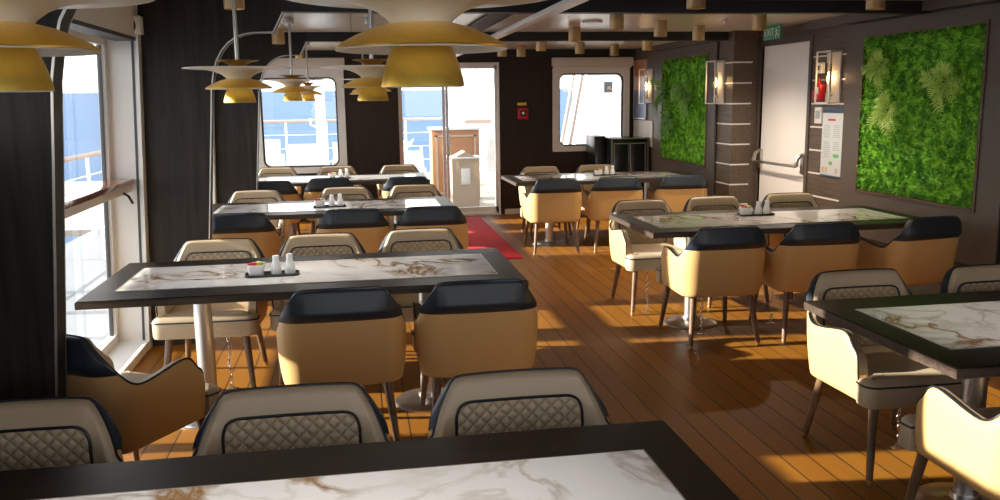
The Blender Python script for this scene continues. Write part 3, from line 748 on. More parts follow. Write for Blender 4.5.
# facing +Y at rz = 0 (near side of a table), facing the viewer at rz = 180 (far side)
for x, y, rz, lab in [
    (-.965, 2.215, 180, 'cream quilted chair behind the front table, against the dark partition panel'),
    (-.215, 2.185, 180, 'cream quilted chair behind the front table, between its two neighbours'),
    (.455, 2.19, 180, 'cream quilted chair at the aisle end of the front table, beside open floor'),
    (-.985, 3.53, -34, 'tan chair turned diagonally, low beside the tall side window'),
    (-.10, 4.085, 1, 'navy-topped tan chair in front of the second window table, sunlight on its left flank'),
    (.535, 4.11, 0, 'navy-topped tan chair at the aisle end of the second window table'),
    (-.855, 5.10, 178, 'cream quilted chair at the window end behind the second window table, beside the partition'),
    (-.236, 5.16, 180, 'cream quilted chair behind the second window table, above its condiment tray'),
    (.392, 5.21, 181, 'cream quilted chair at the aisle end behind the second window table'),
    (-.90, 6.93, 0, 'navy-topped chair before the third window table, half hidden by the partition'),
    (-.045, 6.96, 0, 'navy-topped chair in the middle before the third window table'),
    (.57, 6.95, 0, 'navy-topped chair before the third window table, next to the red mat'),
    (-.945, 8.09, 180, 'cream chair at the window end behind the third window table'),
    (-.115, 8.15, 180, 'cream chair behind the third window table, above its shakers'),
    (.549, 8.19, 180, 'cream chair at the aisle end behind the third window table'),
    (-.90, 9.62, 0, 'navy-topped chair by the third partition, before the furthest window table'),
    (-.295, 9.80, 0, 'navy-topped chair in the middle before the furthest window table'),
    (.54, 9.66, 0, 'navy-topped chair at the aisle end before the furthest window table'),
    (-1.0, 10.98, 180, 'cream chair under the end window, nearest the side wall'),
    (-.245, 10.95, 180, 'cream chair under the middle of the end window with the pendants'),
    (.541, 10.9, 180, 'cream chair beside the glass door at the furthest window table'),
    (2.325, 5.39, 0, 'navy-topped chair with a sunlit flank at the aisle end of the moss-side table'),
    (3.0, 5.40, -3, 'navy-topped chair in the middle of the near side of the table below the moss'),
    (3.75, 5.43, 9, 'navy-topped chair against the moss wall, turned toward the table corner'),
    (2.25, 6.33, 180, 'cream chair with sunlit arm at the aisle corner behind the table below the moss'),
    (2.90, 6.42, 180, 'cream chair in the middle behind the table below the moss'),
    (3.60, 6.46, 180, 'cream chair before the white door, behind the table below the moss'),
    (2.31, 3.36, 180, 'chair with sunlit white side and cream back under the corner of the front right table'),
    (2.98, 3.33, 180, 'cream quilted chair cut by the picture edge, behind the front right table'),
    (2.215, 2.46, 0, 'sunlit white-sided chair on the near side of the front right table'),
    (2.04, 8.96, 0, 'navy-topped sunlit chair at the aisle end of the table by the end wall'),
    (2.72, 8.97, -4, 'navy-topped chair in the middle of the table by the end wall'),
    (3.44, 8.95, -5, 'navy-topped chair beside the far moss panel'),
    (2.22, 10.03, 180, 'cream chair behind the table by the end wall, under the red call point'),
    (2.93, 10.08, 180, 'cream chair behind the table by the end wall, beneath the rounded window'),
]: chair(x, y, R(rz), lab, G)

# ------------------------------------------------------------------ tables
def table_proto():
    t = empty('dining_table')
    L, D, Z = 1.035, .48, .75
    bx, by = .12, .187
    bm = bmesh.new()
    o = [(-L, -D), (L, -D), (L, D), (-L, D)]; i_ = [(-L + bx, -D + by), (L - bx, -D + by), (L - bx, D - by), (-L + bx, D - by)]
    ringprism(bm, o, i_, lambda p: (p[0], p[1], Z - .036), lambda p: (p[0], p[1], Z))
    es = [e for e in bm.edges if all(abs(abs(v.co.x) - L) < 1e-4 or abs(abs(v.co.y) - D) < 1e-4 for v in e.verts) and len(e.link_faces) == 2 and (abs(e.verts[0].co.z - e.verts[1].co.z) > .01 or all(abs(v.co.z - Z) < 1e-4 for v in e.verts))]
    bmesh.ops.bevel(bm, geom=es, offset=.004, segments=2, affect='EDGES')
    finish(bm, 'table_top', 'table_wood', t, 30)
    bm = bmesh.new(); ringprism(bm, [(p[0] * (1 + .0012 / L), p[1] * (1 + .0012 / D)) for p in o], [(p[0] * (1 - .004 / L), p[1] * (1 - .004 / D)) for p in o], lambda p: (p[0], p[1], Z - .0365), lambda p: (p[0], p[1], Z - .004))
    finish(bm, 'edge_band', 'edge_walnut', t, 0)  # band's paler colour stands for sunlight on the table edges
    finish(BX(-L + bx + .004, L - bx - .004, -D + by + .004, D - by - .004, Z - .03, Z + .0015), 'marble_inlay', 'marble', t, 0)
    bm = bmesh.new(); ringprism(bm, [(p[0] * 1, p[1]) for p in i_], [(p[0] - .004 * (1 if p[0] > 0 else -1), p[1] - .004 * (1 if p[1] > 0 else -1)) for p in i_], lambda p: (p[0], p[1], Z - .02), lambda p: (p[0], p[1], Z + .0022))
    finish(bm, 'metal_edging', 'brushed_steel', t, 0)
    bm = bmesh.new(); box(bm, -.75, .75, -.03, .03, Z - .076, Z - .036); 
    for x in (-.575, .575): box(bm, x - .16, x + .16, -.16, .16, Z - .048, Z - .036)
    finish(bm, 'under_frame', 'near_black', t, 0)
    for x in (-.575, .575):
        bm = bmesh.new(); lathe(bm, [(.045, .03), (.045, Z - .046)], 24, (x, 0, 0)); finish(bm, 'pedestal', 'brushed_steel', t)
        bm = bmesh.new(); lathe(bm, [(.188, 0), (.188, .008), (.18, .016), (.10, .030), (.06, .040), (.055, .06)], 40, (x, 0, 0)); finish(bm, 'base_plate', 'steel', t)
    return t
TB = [(-.235, 1.655, 'marble-topped table filling the bottom edge of the picture'), (-.235, 4.495, 'second window table, marble inlay in dark wood, with porcelain caddy and shakers'),
      (-.235, 7.34, 'third window table beyond the first pendants, with shakers on a tray'), (-.235, 10.03, 'furthest window table under the end window'),
      (2.905, 2.85, 'marble-topped table at the front right, cut by the picture edge'), (2.915, 5.75, 'long marble table below the big moss panel'), (2.68, 9.33, 'marble table by the end wall and far moss panel')]
tb = table_proto()
for k, (x, y, lab) in enumerate(TB):
    o = tb if k == 0 else dup(tb)
    o.location = (x, y, 0); tag(o, lab, 'table', 'marble dining tables')

# condiments: tray, sachet caddy with packets, two shakers
def cond(x, y, rz, where, packets=True):
    M = Matrix.Translation((x, y, .7515)) @ Matrix.Rotation(rz, 4, 'Z')
    def at(px, py, pz=0): return M @ Vector((px, py, pz))
    z = .7515
    bm = bmesh.new(); pr = rrect(-.135, .135, -.055, .055, .03)
    ringprism(bm, pr, [(p[0] * .96, p[1] * .92) for p in pr], lambda p: (p[0], p[1], 0), lambda p: (p[0], p[1], .012)); 
    f = bm.faces.new([bm.verts.new((p[0] * .97, p[1] * .94, .004)) for p in pr])
    t = finish(bm, 'condiment_tray', 'black_tray', None, 30); t.location = (x, y, z); t.rotation_euler = (0, 0, rz); tag(t, 'small black tray ' + where, 'tray', 'condiment trays')
    cx = -.078
    c = empty('sachet_caddy', at(cx, 0, .005), rz, 'white porcelain caddy ' + where, 'caddy', 'sachet caddies')
    bm = bmesh.new(); o1 = rrect(-.042, .042, -.035, .035, .012, 3); o0 = rrect(-.036, .036, -.030, .030, .010, 3)
    vs = gridmesh(bm, [[(p[0], p[1], 0) for p in o0], [(p[0], p[1], .055) for p in o1], [(p[0] * .9, p[1] * .88, .055) for p in o1], [(p[0] * .9, p[1] * .88, .010) for p in o0]], True)
    bm.faces.new(vs[0]); bm.faces.new(vs[-1]); finish(bm, 'bowl', 'porcelain', c, 40)
    if packets:
        for j, (px, mt, nm, tl) in enumerate(((-.020, 'packet_red', 'red', -.16), (.0, 'packet_yellow', 'yellow', .06), (.016, 'packet_green', 'green', .12), (.026, 'packet_white', 'white', .2))):
            bm = BX(-.022, .022, -.004, .004, 0, .052, bev=.003)
            s = finish(bm, 'sugar_sachet', mt); s.location = at(cx + px * .6, -.012 + j * .009, .021); s.rotation_euler = (.1, tl, rz)
            tag(s, nm + ' sugar sachet in the caddy ' + where, 'sachet', 'sugar sachets in the caddies')
    for j, (px, holes) in enumerate(((.02, 'salt'), (.088, 'pepper'))):
        h = .098 + .006 * j
        s = empty(holes + '_shaker', at(px, 0, .005), rz, 'white porcelain %s shaker %s, %s' % (holes, where, 'beside the caddy' if j == 0 else 'at the tray end'), 'shaker', 'porcelain shakers')
        bm = bmesh.new(); lathe(bm, [(.024, 0), (.0275, .004), (.0275, .02), (.024, .045), (.0175, .066), (.0155, .076), (.017, h - .008), (.0145, h - .002), (.006, h)], 20); finish(bm, 'body', 'porcelain', s)
        bm = bmesh.new()
        for k in range(3): lathe(bm, [(.0016, h - .001), (.0016, h + .0006)], 6, (.006 * math.cos(k * 2.1), .006 * math.sin(k * 2.1), 0))
        finish(bm, 'holes', 'near_black', s, 0)
cond(-.445, 4.43, .04, 'on the second window table')
cond(-.235, 7.28, .05, 'on the third window table')
cond(-.20, 9.98, .0, 'on the furthest window table')
cond(2.89, 5.90, .0, 'on the table below the big moss panel')
cond(2.78, 9.44, .0, 'on the table by the end wall')

# tether chains from the chairs to the floor
def chain(x, y, lab, z0=.33):
    t = empty('tether_chain', (x, y, 0), label=lab, cat='chain', group='chains tethering chairs to the floor')
    bm = bmesh.new(); nl = 13; st = (z0 - .012) / nl
    for k in range(nl):
        z = .012 + st * (k + .5); a = k % 2
        ring = [((.008 * math.cos(q) if a else 0) + .012 * math.sin(k * .9) * .4, (0 if a else .008 * math.cos(q)), z + st * .68 * math.sin(q)) for q in [2 * PI * j / 10 for j in range(10)]]
        tube(bm, ring, .0026, 5, closed=True)
    finish(bm, 'links', 'chrome', t)
    bm = bmesh.new(); box(bm, -.03, .03, -.015, .015, 0, .004, bev=.001); tube(bm, [(-.01, 0, .003), (-.008, 0, .018), (.008, 0, .018), (.01, 0, .003)], .003, 6); finish(bm, 'floor_eye', 'steel', t, 30)
chain(2.30, 5.45, 'steel chain under the sunlit navy-topped chair by the aisle')
chain(2.90, 5.62, 'steel chain under the middle chair below the moss')
chain(2.14, 6.12, 'steel chain under the cream chair with the sunlit arm')
chain(-.76, 4.93, 'steel chain under the cream chair by the window')
chain(2.42, 3.42, 'steel chain under the white-sided chair at the front right')
chain(-.02, 4.06, 'steel chain under the chair before the second window table')

# ------------------------------------------------------------------ pendants
def pendant_proto():
    t = empty('pendant_lamp')
    def lp(name, prof, mat, th=.0025):
        bm = bmesh.new(); lathe(bm, prof, 56, cap=False); bmesh.ops.recalc_face_normals(bm, faces=bm.faces); bmesh.ops.solidify(bm, geom=bm.faces[:], thickness=th); return finish(bm, name, mat, t, 40)
    lp('top_cone', [(.024, 1.786), (.030, 1.802), (.046, 1.816), (.070, 1.827), (.100, 1.833)], 'gold_inner')
    lp('white_disc', [(.050, 1.738), (.060, 1.752), (.080, 1.767), (.110, 1.780), (.150, 1.789), (.205, 1.794), (.262, 1.796)], 'white_enamel')
    # gold saucer with a white underside
    sp = [(.030, 1.748), (.055, 1.744), (.090, 1.735), (.122, 1.722), (.147, 1.709), (.161, 1.699)]
    lp('saucer', sp, 'gold_lacquer'); lp('saucer_lining', [(r - .001, z - .004) for r, z in sp], 'white_enamel', .001)
    bp = [(.026, 1.740), (.038, 1.730), (.049, 1.712), (.061, 1.690), (.070, 1.665), (.076, 1.642), (.078, 1.628)]
    lp('bell_shade', bp, 'gold_lacquer'); lp('bell_lining', [(r - .003, z - .001) for r, z in bp], 'white_enamel', .001)
    bm = bmesh.new(); lathe(bm, [(.008, 1.66), (.018, 1.668), (.022, 1.685), (.018, 1.70), (.012, 1.73), (.012, 1.80)], 16); finish(bm, 'lamp_holder', 'brushed_steel', t)
    bm = bmesh.new(); lathe(bm, [(.010, 1.76), (.010, ZC - .02)], 16); finish(bm, 'stem', 'brushed_steel', t)
    bm = bmesh.new(); lathe(bm, [(.040, ZC - .055), (.042, ZC - .05), (.042, ZC)], 24); finish(bm, 'ceiling_cap', 'brushed_steel', t)
    return t
pd = pendant_proto()
PL = [(.130, 1.65, 'large gold and white pendant hanging in the centre, nearest the viewer'), (-.60, 1.65, 'large gold and white pendant cut off by the top corner'),
      (-.555, 4.48, 'whole gold pendant with wide white disc before the second partition'), (.10, 4.48, 'gold pendant half hidden behind the big central pendant'),
      (-.487, 7.3, 'small gold pendant in front of the end window, larger of the two there'), (.15, 7.3, 'small gold pendant showing beneath a larger pendant, third from the front on the aisle side'),
      (-.50, 10.1, 'smallest gold pendant in front of the end window'), (.12, 10.1, 'tiny gold pendant at the back, tucked behind the aisle-side pendants')]
for k, (x, y, lab) in enumerate(PL):
    o = pd if k == 0 else dup(pd)
    o.location = (x, y, .017 if k < 2 else -.008 if k < 4 else 0); tag(o, lab, 'pendant lamp', 'gold pendants over the window tables')
    o.rotation_euler = (0, 0, k * .7)

# ------------------------------------------------------------------ ceiling cylinders
def down_proto():
    t = empty('ceiling_downlight')
    bm = bmesh.new(); lathe(bm, [(.049, .006), (.055, .0), (.058, .004), (.058, .14)], 32, cap=False); finish(bm, 'barrel', 'gold_brass', t)
    bm = bmesh.new(); lathe(bm, [(.020, .03), (.049, .006)], 32, cap=False); finish(bm, 'reflector', 'gold_inner', t)
    bm = bmesh.new(); lathe(bm, [(.0, .028), (.022, .028)], 24, cap=False); finish(bm, 'lens', 'lamp_glow', t)
    return t
dn = down_proto()
DLS = [(2.10, 5.19), (3.31, 5.20), (2.09, 6.80), (3.33, 6.86), (2.12, 8.26), (2.73, 7.56), (3.31, 8.10), (2.12, 9.78), (3.37, 9.77), (2.14, 11.08), (2.75, 10.46), (3.35, 11.0), (-.655, 5.30), (-.665, 8.42), (-.64, 11.25), (1.88, 11.0), (2.42, 2.85), (3.33, 2.85)]  # last two added out of view to brighten the front right table
DLL = ['brass ceiling cylinder cut by the top of the picture, before the first dark beam', 'brass ceiling cylinder by the top edge above the moss panel', 'brass ceiling cylinder just past the first beam, beside the smoke detector', 'brass ceiling cylinder beside the exit sign',
       'brass ceiling cylinder hanging against the second dark beam, aisle side', 'brass ceiling cylinder in the middle of the second ceiling bay', 'brass ceiling cylinder in the second bay nearest the far moss panel', 'small brass ceiling cylinder past the second beam, aisle side',
       'small brass ceiling cylinder above the rounded end window', 'small brass ceiling cylinder close to the end wall above the call point', 'small brass ceiling cylinder over the middle of the table by the end wall', 'small brass ceiling cylinder at the far end near the moss panel',
       'brass ceiling cylinder over the stem of the whole pendant', 'brass ceiling cylinder beside the white ceiling edge above the pendants', 'small brass ceiling cylinder over the end window', 'small brass ceiling cylinder over the glass door', 'brass ceiling cylinder over the aisle half of the front right table', 'brass ceiling cylinder over the wall half of the front right table']
for k, ((x, y), lab) in enumerate(zip(DLS, DLL)):
    o = dn if k == 0 else dup(dn)
    o.location = (x, y, ZC - .14); tag(o, lab, 'ceiling light', 'brass ceiling cylinders')
t = empty('smoke_detector', (2.11, 7.6, ZC), label='round white smoke detector on the ceiling', cat='smoke detector')
bm = bmesh.new(); lathe(bm, [(.01, -.022), (.085, -.02), (.095, -.008), (.095, 0)], 32); finish(bm, 'housing', 'white_paint', t)
t = empty('sprinkler_head', (3.24, 7.35, ZC), label='small sprinkler head on the ceiling by the far moss panel', cat='sprinkler')
bm = bmesh.new(); lathe(bm, [(.004, -.06), (.014, -.058), (.014, -.054), (.005, -.05), (.008, -.02), (.03, -.012), (.03, 0)], 16); finish(bm, 'head', 'chrome', t)

# ------------------------------------------------------------------ wall things on the right
def sconce(X, yc, zc, lab):
    t = empty('wall_sconce', (X, yc, zc), label=lab, cat='wall lamp', group='tube lamps on the laminate wall')
    finish(BX(-.02, 0, -.115, .115, -.22, .22, bev=.003), 'back_plate', 'offwhite_paint', t)
    bm = bmesh.new(); xf = -.115
    c = [(xf, -.115, -.225), (xf, .115, -.225), (xf, .115, .225), (xf, -.115, .225)]
    for a, b in zip(c, c[1:] + c[:1]):
        lo = [min(p, q) for p, q in zip(a, b)]; hi = [max(p, q) for p, q in zip(a, b)]
        box(bm, lo[0] - .006, hi[0] + .006, lo[1] - .006, hi[1] + .006, lo[2] - .006, hi[2] + .006)
    for y in (-.115, .115):
        for z in (-.225, .225): box(bm, xf, -.0, y - .005, y + .005, z - .005, z + .005)
    finish(bm, 'wire_frame', 'white_paint', t, 0)
    bm = bmesh.new(); lathe(bm, [(.022, -.14), (.024, -.13), (.024, .11), (.020, .125), (.008, .13)], 20, (-.058, 0, 0)); finish(bm, 'glass_tube', 'lamp_glass', t)
    bm = bmesh.new(); lathe(bm, [(.004, -.05), (.013, -.035), (.016, -.005), (.010, .03), (.005, .05)], 14, (-.058, 0, 0)); finish(bm, 'bulb', 'bulb_glow', t)
    bm = bmesh.new(); lathe(bm, [(.016, -.17), (.016, -.135)], 16, (-.058, 0, 0)); box(bm, -.06, -.015, -.008, .008, -.165, -.15); finish(bm, 'holder', 'brass_tip', t)
    l = bpy.data.lights.new('sconce_light', 'POINT'); l.energy = .4; l.color = (1., .62, .30); l.shadow_soft_size = .03
    lo = bpy.data.objects.new('sconce_light', l); COL.objects.link(lo); lo.location = (X - .12, yc, zc)
sconce(XN, 7.235, 1.77, 'glowing tube sconce beside the red alarm box')
sconce(XF, 9.02, 1.765, 'glowing tube sconce beside the far moss panel, on the strip-lined pier')
sconce(XF, 11.30, 1.76, 'glowing tube sconce beside the narrow seascape picture')
# alarm box, white device, switch plate, poster
t = empty('alarm_box', (XN, 7.43, 1.655), label='red alarm box on the wall, seen inside the sconce frame', cat='alarm box')
finish(BX(-.06, 0, -.05, .05, -.09, .06, bev=.008), 'box', 'alarm_red', t); finish(BX(-.063, -.058, -.03, .03, -.03, .03, bev=.001), 'label_plate', 'sign_white', t)
bm = bmesh.new(); tube(bm, [(-.04, .0, .05), (-.045, 0, .11)], [.022, .02], 12); finish(bm, 'top_knob', 'alarm_red', t)
bm = BX(-.05, 0, .055, .10, -.075, -.0, bev=.006); finish(bm, 'side_button', 'alarm_red', t)
t = empty('detector_box', (XN, 7.45, 1.86), label='small white box above the red alarm box', cat='wall device')
finish(BX(-.04, 0, -.05, .05, -.05, .05, bev=.008), 'housing', 'porcelain', t); finish(BX(-.043, -.038, -.02, .02, -.02, .02), 'grille', 'gasket', t, 0)
t = empty('switch_plate', (XN, 7.46, 1.43), label='white switch panel above and beside the poster', cat='switch panel')
finish(BX(-.02, 0, -.06, .06, -.075, .075, bev=.005), 'plate', 'porcelain', t); finish(BX(-.024, -.018, -.035, .035, -.03, .045), 'screen', 'poster_grey', t, 0)
t = empty('menu_poster', (XN, 7.215, 1.19), label='pale printed poster in a thin frame on the laminate wall', cat='poster')
finish(BX(-.012, 0, -.17, .17, -.305, .305, bev=.002), 'board', 'poster_paper', t)
def pl(y0, y1, z0, z1, m, n):
    finish(BX(-.0135, -.0115, y0, y1, z0, z1), n, m, t, 0)
pl(-.17, .17, .265, .305, 'poster_blue', 'header_band'); pl(-.17, .17, -.305, -.295, 'poster_blue', 'footer_band')
pl(-.05, .07, .195, .212, 'poster_red', 'heading')
def text_lines(yc, w, z0, n):
    bm = bmesh.new()
    for k in range(n):
        ww = w * random.uniform(.65, 1.); box(bm, -.0135, -.0115, yc - ww / 2, yc + ww / 2, z0 - k * .017, z0 - k * .017 + .006)
    finish(bm, 'print_lines', 'poster_grey', t, 0)
text_lines(.08, .13, .15, 7); text_lines(-.08, .13, .15, 7); text_lines(.08, .13, .0, 9); text_lines(-.08, .13, .0, 5)
pl(-.13, -.04, -.13, -.10, 'poster_green', 'print_block'); pl(-.03, .03, -.2, -.17, 'poster_green', 'print_block')
for y in (.12, .07, -.10): pl(y - .018, y + .018, -.27, -.225, 'poster_tan', 'print_block')
# exit sign, hanging parallel to the wall
t = empty('exit_sign', (4.0, 7.96, 2.215), label='green hanging exit sign over the white door', cat='sign')
finish(BX(-.008, .008, -.165, .165, -.065, .065, bev=.002), 'panel', 'exit_green', t)
bm = bmesh.new(); tube(bm, [(0, -.12, .06), (0, -.12, ZC - 2.215)], .004, 6); tube(bm, [(0, .12, .06), (0, .12, ZC - 2.215)], .004, 6); finish(bm, 'hanger', 'steel', t)
c = bpy.data.curves.new('lettering', 'FONT'); c.body = 'EXIT'; c.size = .098; c.align_x = 'CENTER'; c.align_y = 'CENTER'; c.extrude = .001; c.space_character = 1.05
tmp = bpy.data.objects.new('lettering_curve', c); COL.objects.link(tmp); bpy.context.view_layer.update()
me = bpy.data.meshes.new_from_object(tmp.evaluated_get(bpy.context.evaluated_depsgraph_get())); bpy.data.objects.remove(tmp); bpy.data.curves.remove(c)
me.materials.clear(); me.materials.append(MATS['sign_white']); o = bpy.data.objects.new('lettering', me); COL.objects.link(o); o.parent = t
o.rotation_euler = (PI / 2, 0, -PI / 2); o.location = (-.010, .045, 0)
bm = bmesh.new()                                                    # running-figure and doorway symbol
def bar(pts, r): tube(bm, [(-.0095, y, z) for y, z in pts], r, 6)
bar([(-.095, .035), (-.1, .03)], .009); bar([(-.1, .02), (-.106, -.012)], .008); bar([(-.106, -.012), (-.092, -.03), (-.086, -.048)], .005); bar([(-.106, -.012), (-.12, -.03), (-.136, -.034)], .005)
bar([(-.1, .016), (-.084, .004)], .004); bar([(-.1, .016), (-.122, .008)], .004)
box(bm, -.0105, -.0085, -.156, -.146, -.05, .05); box(bm, -.0105, -.0085, -.156, -.126, .042, .05)
finish(bm, 'symbol', 'sign_white', t, 30)
# seascape picture
t = empty('wall_picture', (0, 0, 0), label='narrow glossy picture of dusk sea under an orange band', cat='picture')
finish(BX(XF - .02, XF - .006, 11.42, 11.93, 1.33, 2.12), 'print', 'mural_print', t, 0)
bm = bmesh.new(); box(bm, XF - .025, XF, 11.41, 11.425, 1.32, 2.13); box(bm, XF - .025, XF, 11.925, 11.94, 1.32, 2.13); box(bm, XF - .025, XF, 11.41, 11.94, 1.318, 1.332); box(bm, XF - .025, XF, 11.41, 11.94, 2.12, 2.13)
finish(bm, 'frame', 'brushed_steel', t, 0)
struct(BX(XF - .012, XF, 11.16, 11.95, .95, 1.30, bev=.003), 'trim_4', 'offwhite_paint', 'pale glossy panel under the seascape picture', 'wall panel')  # pale colour stands for reflections on the strip-lined wall
# call point on the end wall
t = empty('call_point', (2.33, YB, 1.42), label='red call point under a yellow tag on the dark end wall', cat='call point')
finish(BX(-.075, .075, -.045, 0, -.085, .075, bev=.01), 'box', 'alarm_red', t)
finish(BX(-.04, .04, -.05, -.044, -.04, .04, bev=.001), 'plate', 'near_black', t, 0); finish(BX(-.018, .018, -.053, -.049, -.018, .018, bev=.001), 'button', 'sign_white', t, 0)
finish(BX(-.075, .055, -.008, 0, .105, .145), 'tag', 'sign_yellow', t, 0)
# black cabinet
t = empty('black_cabinet', (3.62, 11.2, 0), label='black cabinet with two silver-lined doors under the rounded window', cat='cabinet')
finish(BX(-.24, .29, .012, .5, 0, 1.08, bev=.006), 'body', 'black_lacquer', t)
finish(BX(-.39, -.245, .25, .72, 0, 1.10, bev=.006), 'side_unit', 'black_lacquer', t)
for a, b, hx in ((-.205, .018, .0), (.022, .245, .04)):
    dr = finish(BX(a, b, -.004, .012, .08, 1.02, bev=.003), 'door', 'black_lacquer', t)
    bm = bmesh.new()
    for x in (a + .004, b - .012): box(bm, x, x + .008, -.007, -.003, .09, 1.01)
    box(bm, a, b, -.007, -.003, 1.002, 1.012); box(bm, a, b, -.007, -.003, .09, .098); finish(bm, 'silver_line', 'brushed_steel', dr, 0)
    bm = bmesh.new(); tube(bm, [(hx, -.006, .62), (hx, -.03, .63), (hx, -.03, .76), (hx, -.006, .77)], .006, 8); finish(bm, 'handle', 'chrome', dr)
bm = bmesh.new(); box(bm, -.238, -.22, -.002, .012, 0, 1.08); box(bm, .27, .288, -.002, .012, 0, 1.08); box(bm, -.238, .288, -.002, .012, 1.065, 1.08); finish(bm, 'face_trim', 'steel', t, 0)

# living walls
def moss_mesh(w, h):
    bm = bmesh.new(); nx, nz = 70, 64; rows = []
    for j in range(nz + 1):
        r = []
        for i in range(nx + 1):
            y = -w / 2 + w * i / nx; z = -h / 2 + h * j / nz
            d = .030 + .024 * noise.noise(Vector((y * 13, z * 13, 0))) + .016 * noise.noise(Vector((y * 34, z * 34, 5)))
            e = min(i, nx - i, j, nz - j); d *= min(1, e / 2)
            r.append((-d, y, z))
        rows.append(r)
    gridmesh(bm, rows)
    rnd = random.Random(3)
    for k in range(15000):
        y = rnd.uniform(-w / 2 + .006, w / 2 - .006); z = rnd.uniform(-h / 2 + .006, h / 2 - .006)
        d = .030 + .026 * noise.noise(Vector((y * 13, z * 13, 0))) + .016 * noise.noise(Vector((y * 34, z * 34, 5)))
        p = Vector((-d + .004, y, z)); dr = Vector((-rnd.uniform(.3, 1.), rnd.uniform(-1, 1), rnd.uniform(-.8, 1))).normalized()
        u, v = frame_of(dr); a = rnd.uniform(0, 6.28); q = u * math.cos(a) + v * math.sin(a); l = rnd.uniform(.014, .030); wd = l * .30
        bm.faces.new([bm.verts.new(p), bm.verts.new(p + dr * l * .5 + q * wd), bm.verts.new(p + dr * l), bm.verts.new(p + dr * l * .5 - q * wd)])
    return bm
def living_wall(X, y0, y1, z0, z1, gy0, gy1, gz0, gz1, lab):
    t = empty('living_wall', (X, (gy0 + gy1) / 2, (gz0 + gz1) / 2), label=lab, cat='moss wall', group='framed moss walls')
    cy, cz = (gy0 + gy1) / 2, (gz0 + gz1) / 2
    o = [(y0 - cy, z0 - cz), (y1 - cy, z0 - cz), (y1 - cy, z1 - cz), (y0 - cy, z1 - cz)]; i_ = [(gy0 - cy, gz0 - cz), (gy1 - cy, gz0 - cz), (gy1 - cy, gz1 - cz), (gy0 - cy, gz1 - cz)]
    bm = bmesh.new(); ringprism(bm, o, i_, lambda p: (-.001, p[0], p[1]), lambda p: (-.025, p[0], p[1])); finish(bm, 'frame', 'frame_grey', t, 0)
    i2 = [(a + (.022 if a > 0 else -.022), b + (.022 if b > 0 else -.022)) for a, b in i_]
    o2 = [(a + (.014 if a > 0 else -.014), b + (.014 if b > 0 else -.014)) for a, b in o]
    bm = bmesh.new(); ringprism(bm, o2, o, lambda p: (-.0005, p[0], p[1]), lambda p: (-.012, p[0], p[1])); finish(bm, 'shadow_gap', 'near_black', t, 0)  # solid black strip paints the shade of a gap around the frame
    bm = bmesh.new(); ringprism(bm, i2, i_, lambda p: (-.012, p[0], p[1]), lambda p: (-.034, p[0], p[1])); finish(bm, 'inner_bead', 'mahogany_dark', t, 0)
    m = finish(moss_mesh(gy1 - gy0, gz1 - gz0), 'moss', 'moss_green', t, 0, normals=False); m['kind'] = 'stuff'
    return t
living_wall(XN, 5.08, 7.02, .42, 2.20, 5.33, 6.75, .82, 2.08, 'big bright green moss wall in a wide grey frame')
living_wall(XF, 9.08, 11.02, .42, 2.20, 9.32, 10.75, .84, 2.075, 'smaller looking distant green moss wall in a grey frame')
def fern(X, y, z, size, nf, seed, lab, mat='leaf_fern', lean=0.):
    t = empty('fern', (X, y, z), label=lab, cat='fern', group='ferns growing out of the moss walls')
    rnd = random.Random(seed)
    for f in range(nf):
        a = 2 * PI * (f + rnd.uniform(-.3, .3)) / nf; L = size * rnd.uniform(.75, 1.15)
        cy, cz = math.cos(a), math.sin(a); out = rnd.uniform(.35, .75)
        pts = []
        for k in range(11):
            s = k / 10
            pts.append(Vector((-L * out * math.sin(s * 2.2) * .85, cy * L * s + lean * s * L, cz * L * s * .85 + .10 * L * s - .30 * L * s * s)))
        bm = bmesh.new(); tube(bm, pts, [.0035 * (1 - .8 * k / 10) for k in range(11)], 5)
        for k in range(2, 11):
            p = pts[k]; d = (pts[min(k + 1, 10)] - pts[k - 1]).normalized()
            side = d.cross(Vector((-1, -.5, .2))).normalized()
            ll = L * .30 * math.sin(PI * min(1, (k + .6) / 11.6)) + .006
            for sg in (-1, 1):
                tip = p + (side * sg + d * .9).normalized() * ll; w = d * ll * .15
                mid = p + (tip - p) * .45
                bm.faces.new([bm.verts.new(p - w * .4), bm.verts.new(mid - w), bm.verts.new(tip), bm.verts.new(mid + w), bm.verts.new(p + w * .6)])
        finish(bm, 'frond', mat, t, 0, normals=False)
fern(XN - .06, 6.40, 1.84, .17, 10, 1, 'lime fern at the upper left of the big moss wall')
fern(XN - .06, 5.62, 1.70, .20, 11, 2, 'largest lime fern, right of centre on the big moss wall')
fern(XN - .06, 6.26, 1.48, .19, 10, 3, 'lime fern low on the left half of the big moss wall')
fern(XF - .05, 10.52, 1.66, .27, 10, 4, 'dark fern overhanging the frame of the distant moss wall', 'leaf_fern_dark', .1)
fern(XF - .05, 9.75, 1.62, .26, 10, 5, 'dark fern in the middle of the distant moss wall', 'leaf_fern_dark')
fern(XF - .05, 10.30, 1.32, .20, 9, 6, 'dark fern lowest on the distant moss wall', 'leaf_fern_dark')

# red mat on the floor before the glass door
o = finish(BX(.88, 1.66, 8.55, 11.75, .0005, .012, bev=.004), 'floor_mat', 'red_mat'); tag(o, 'long bright red mat leading to the glass door', 'mat')

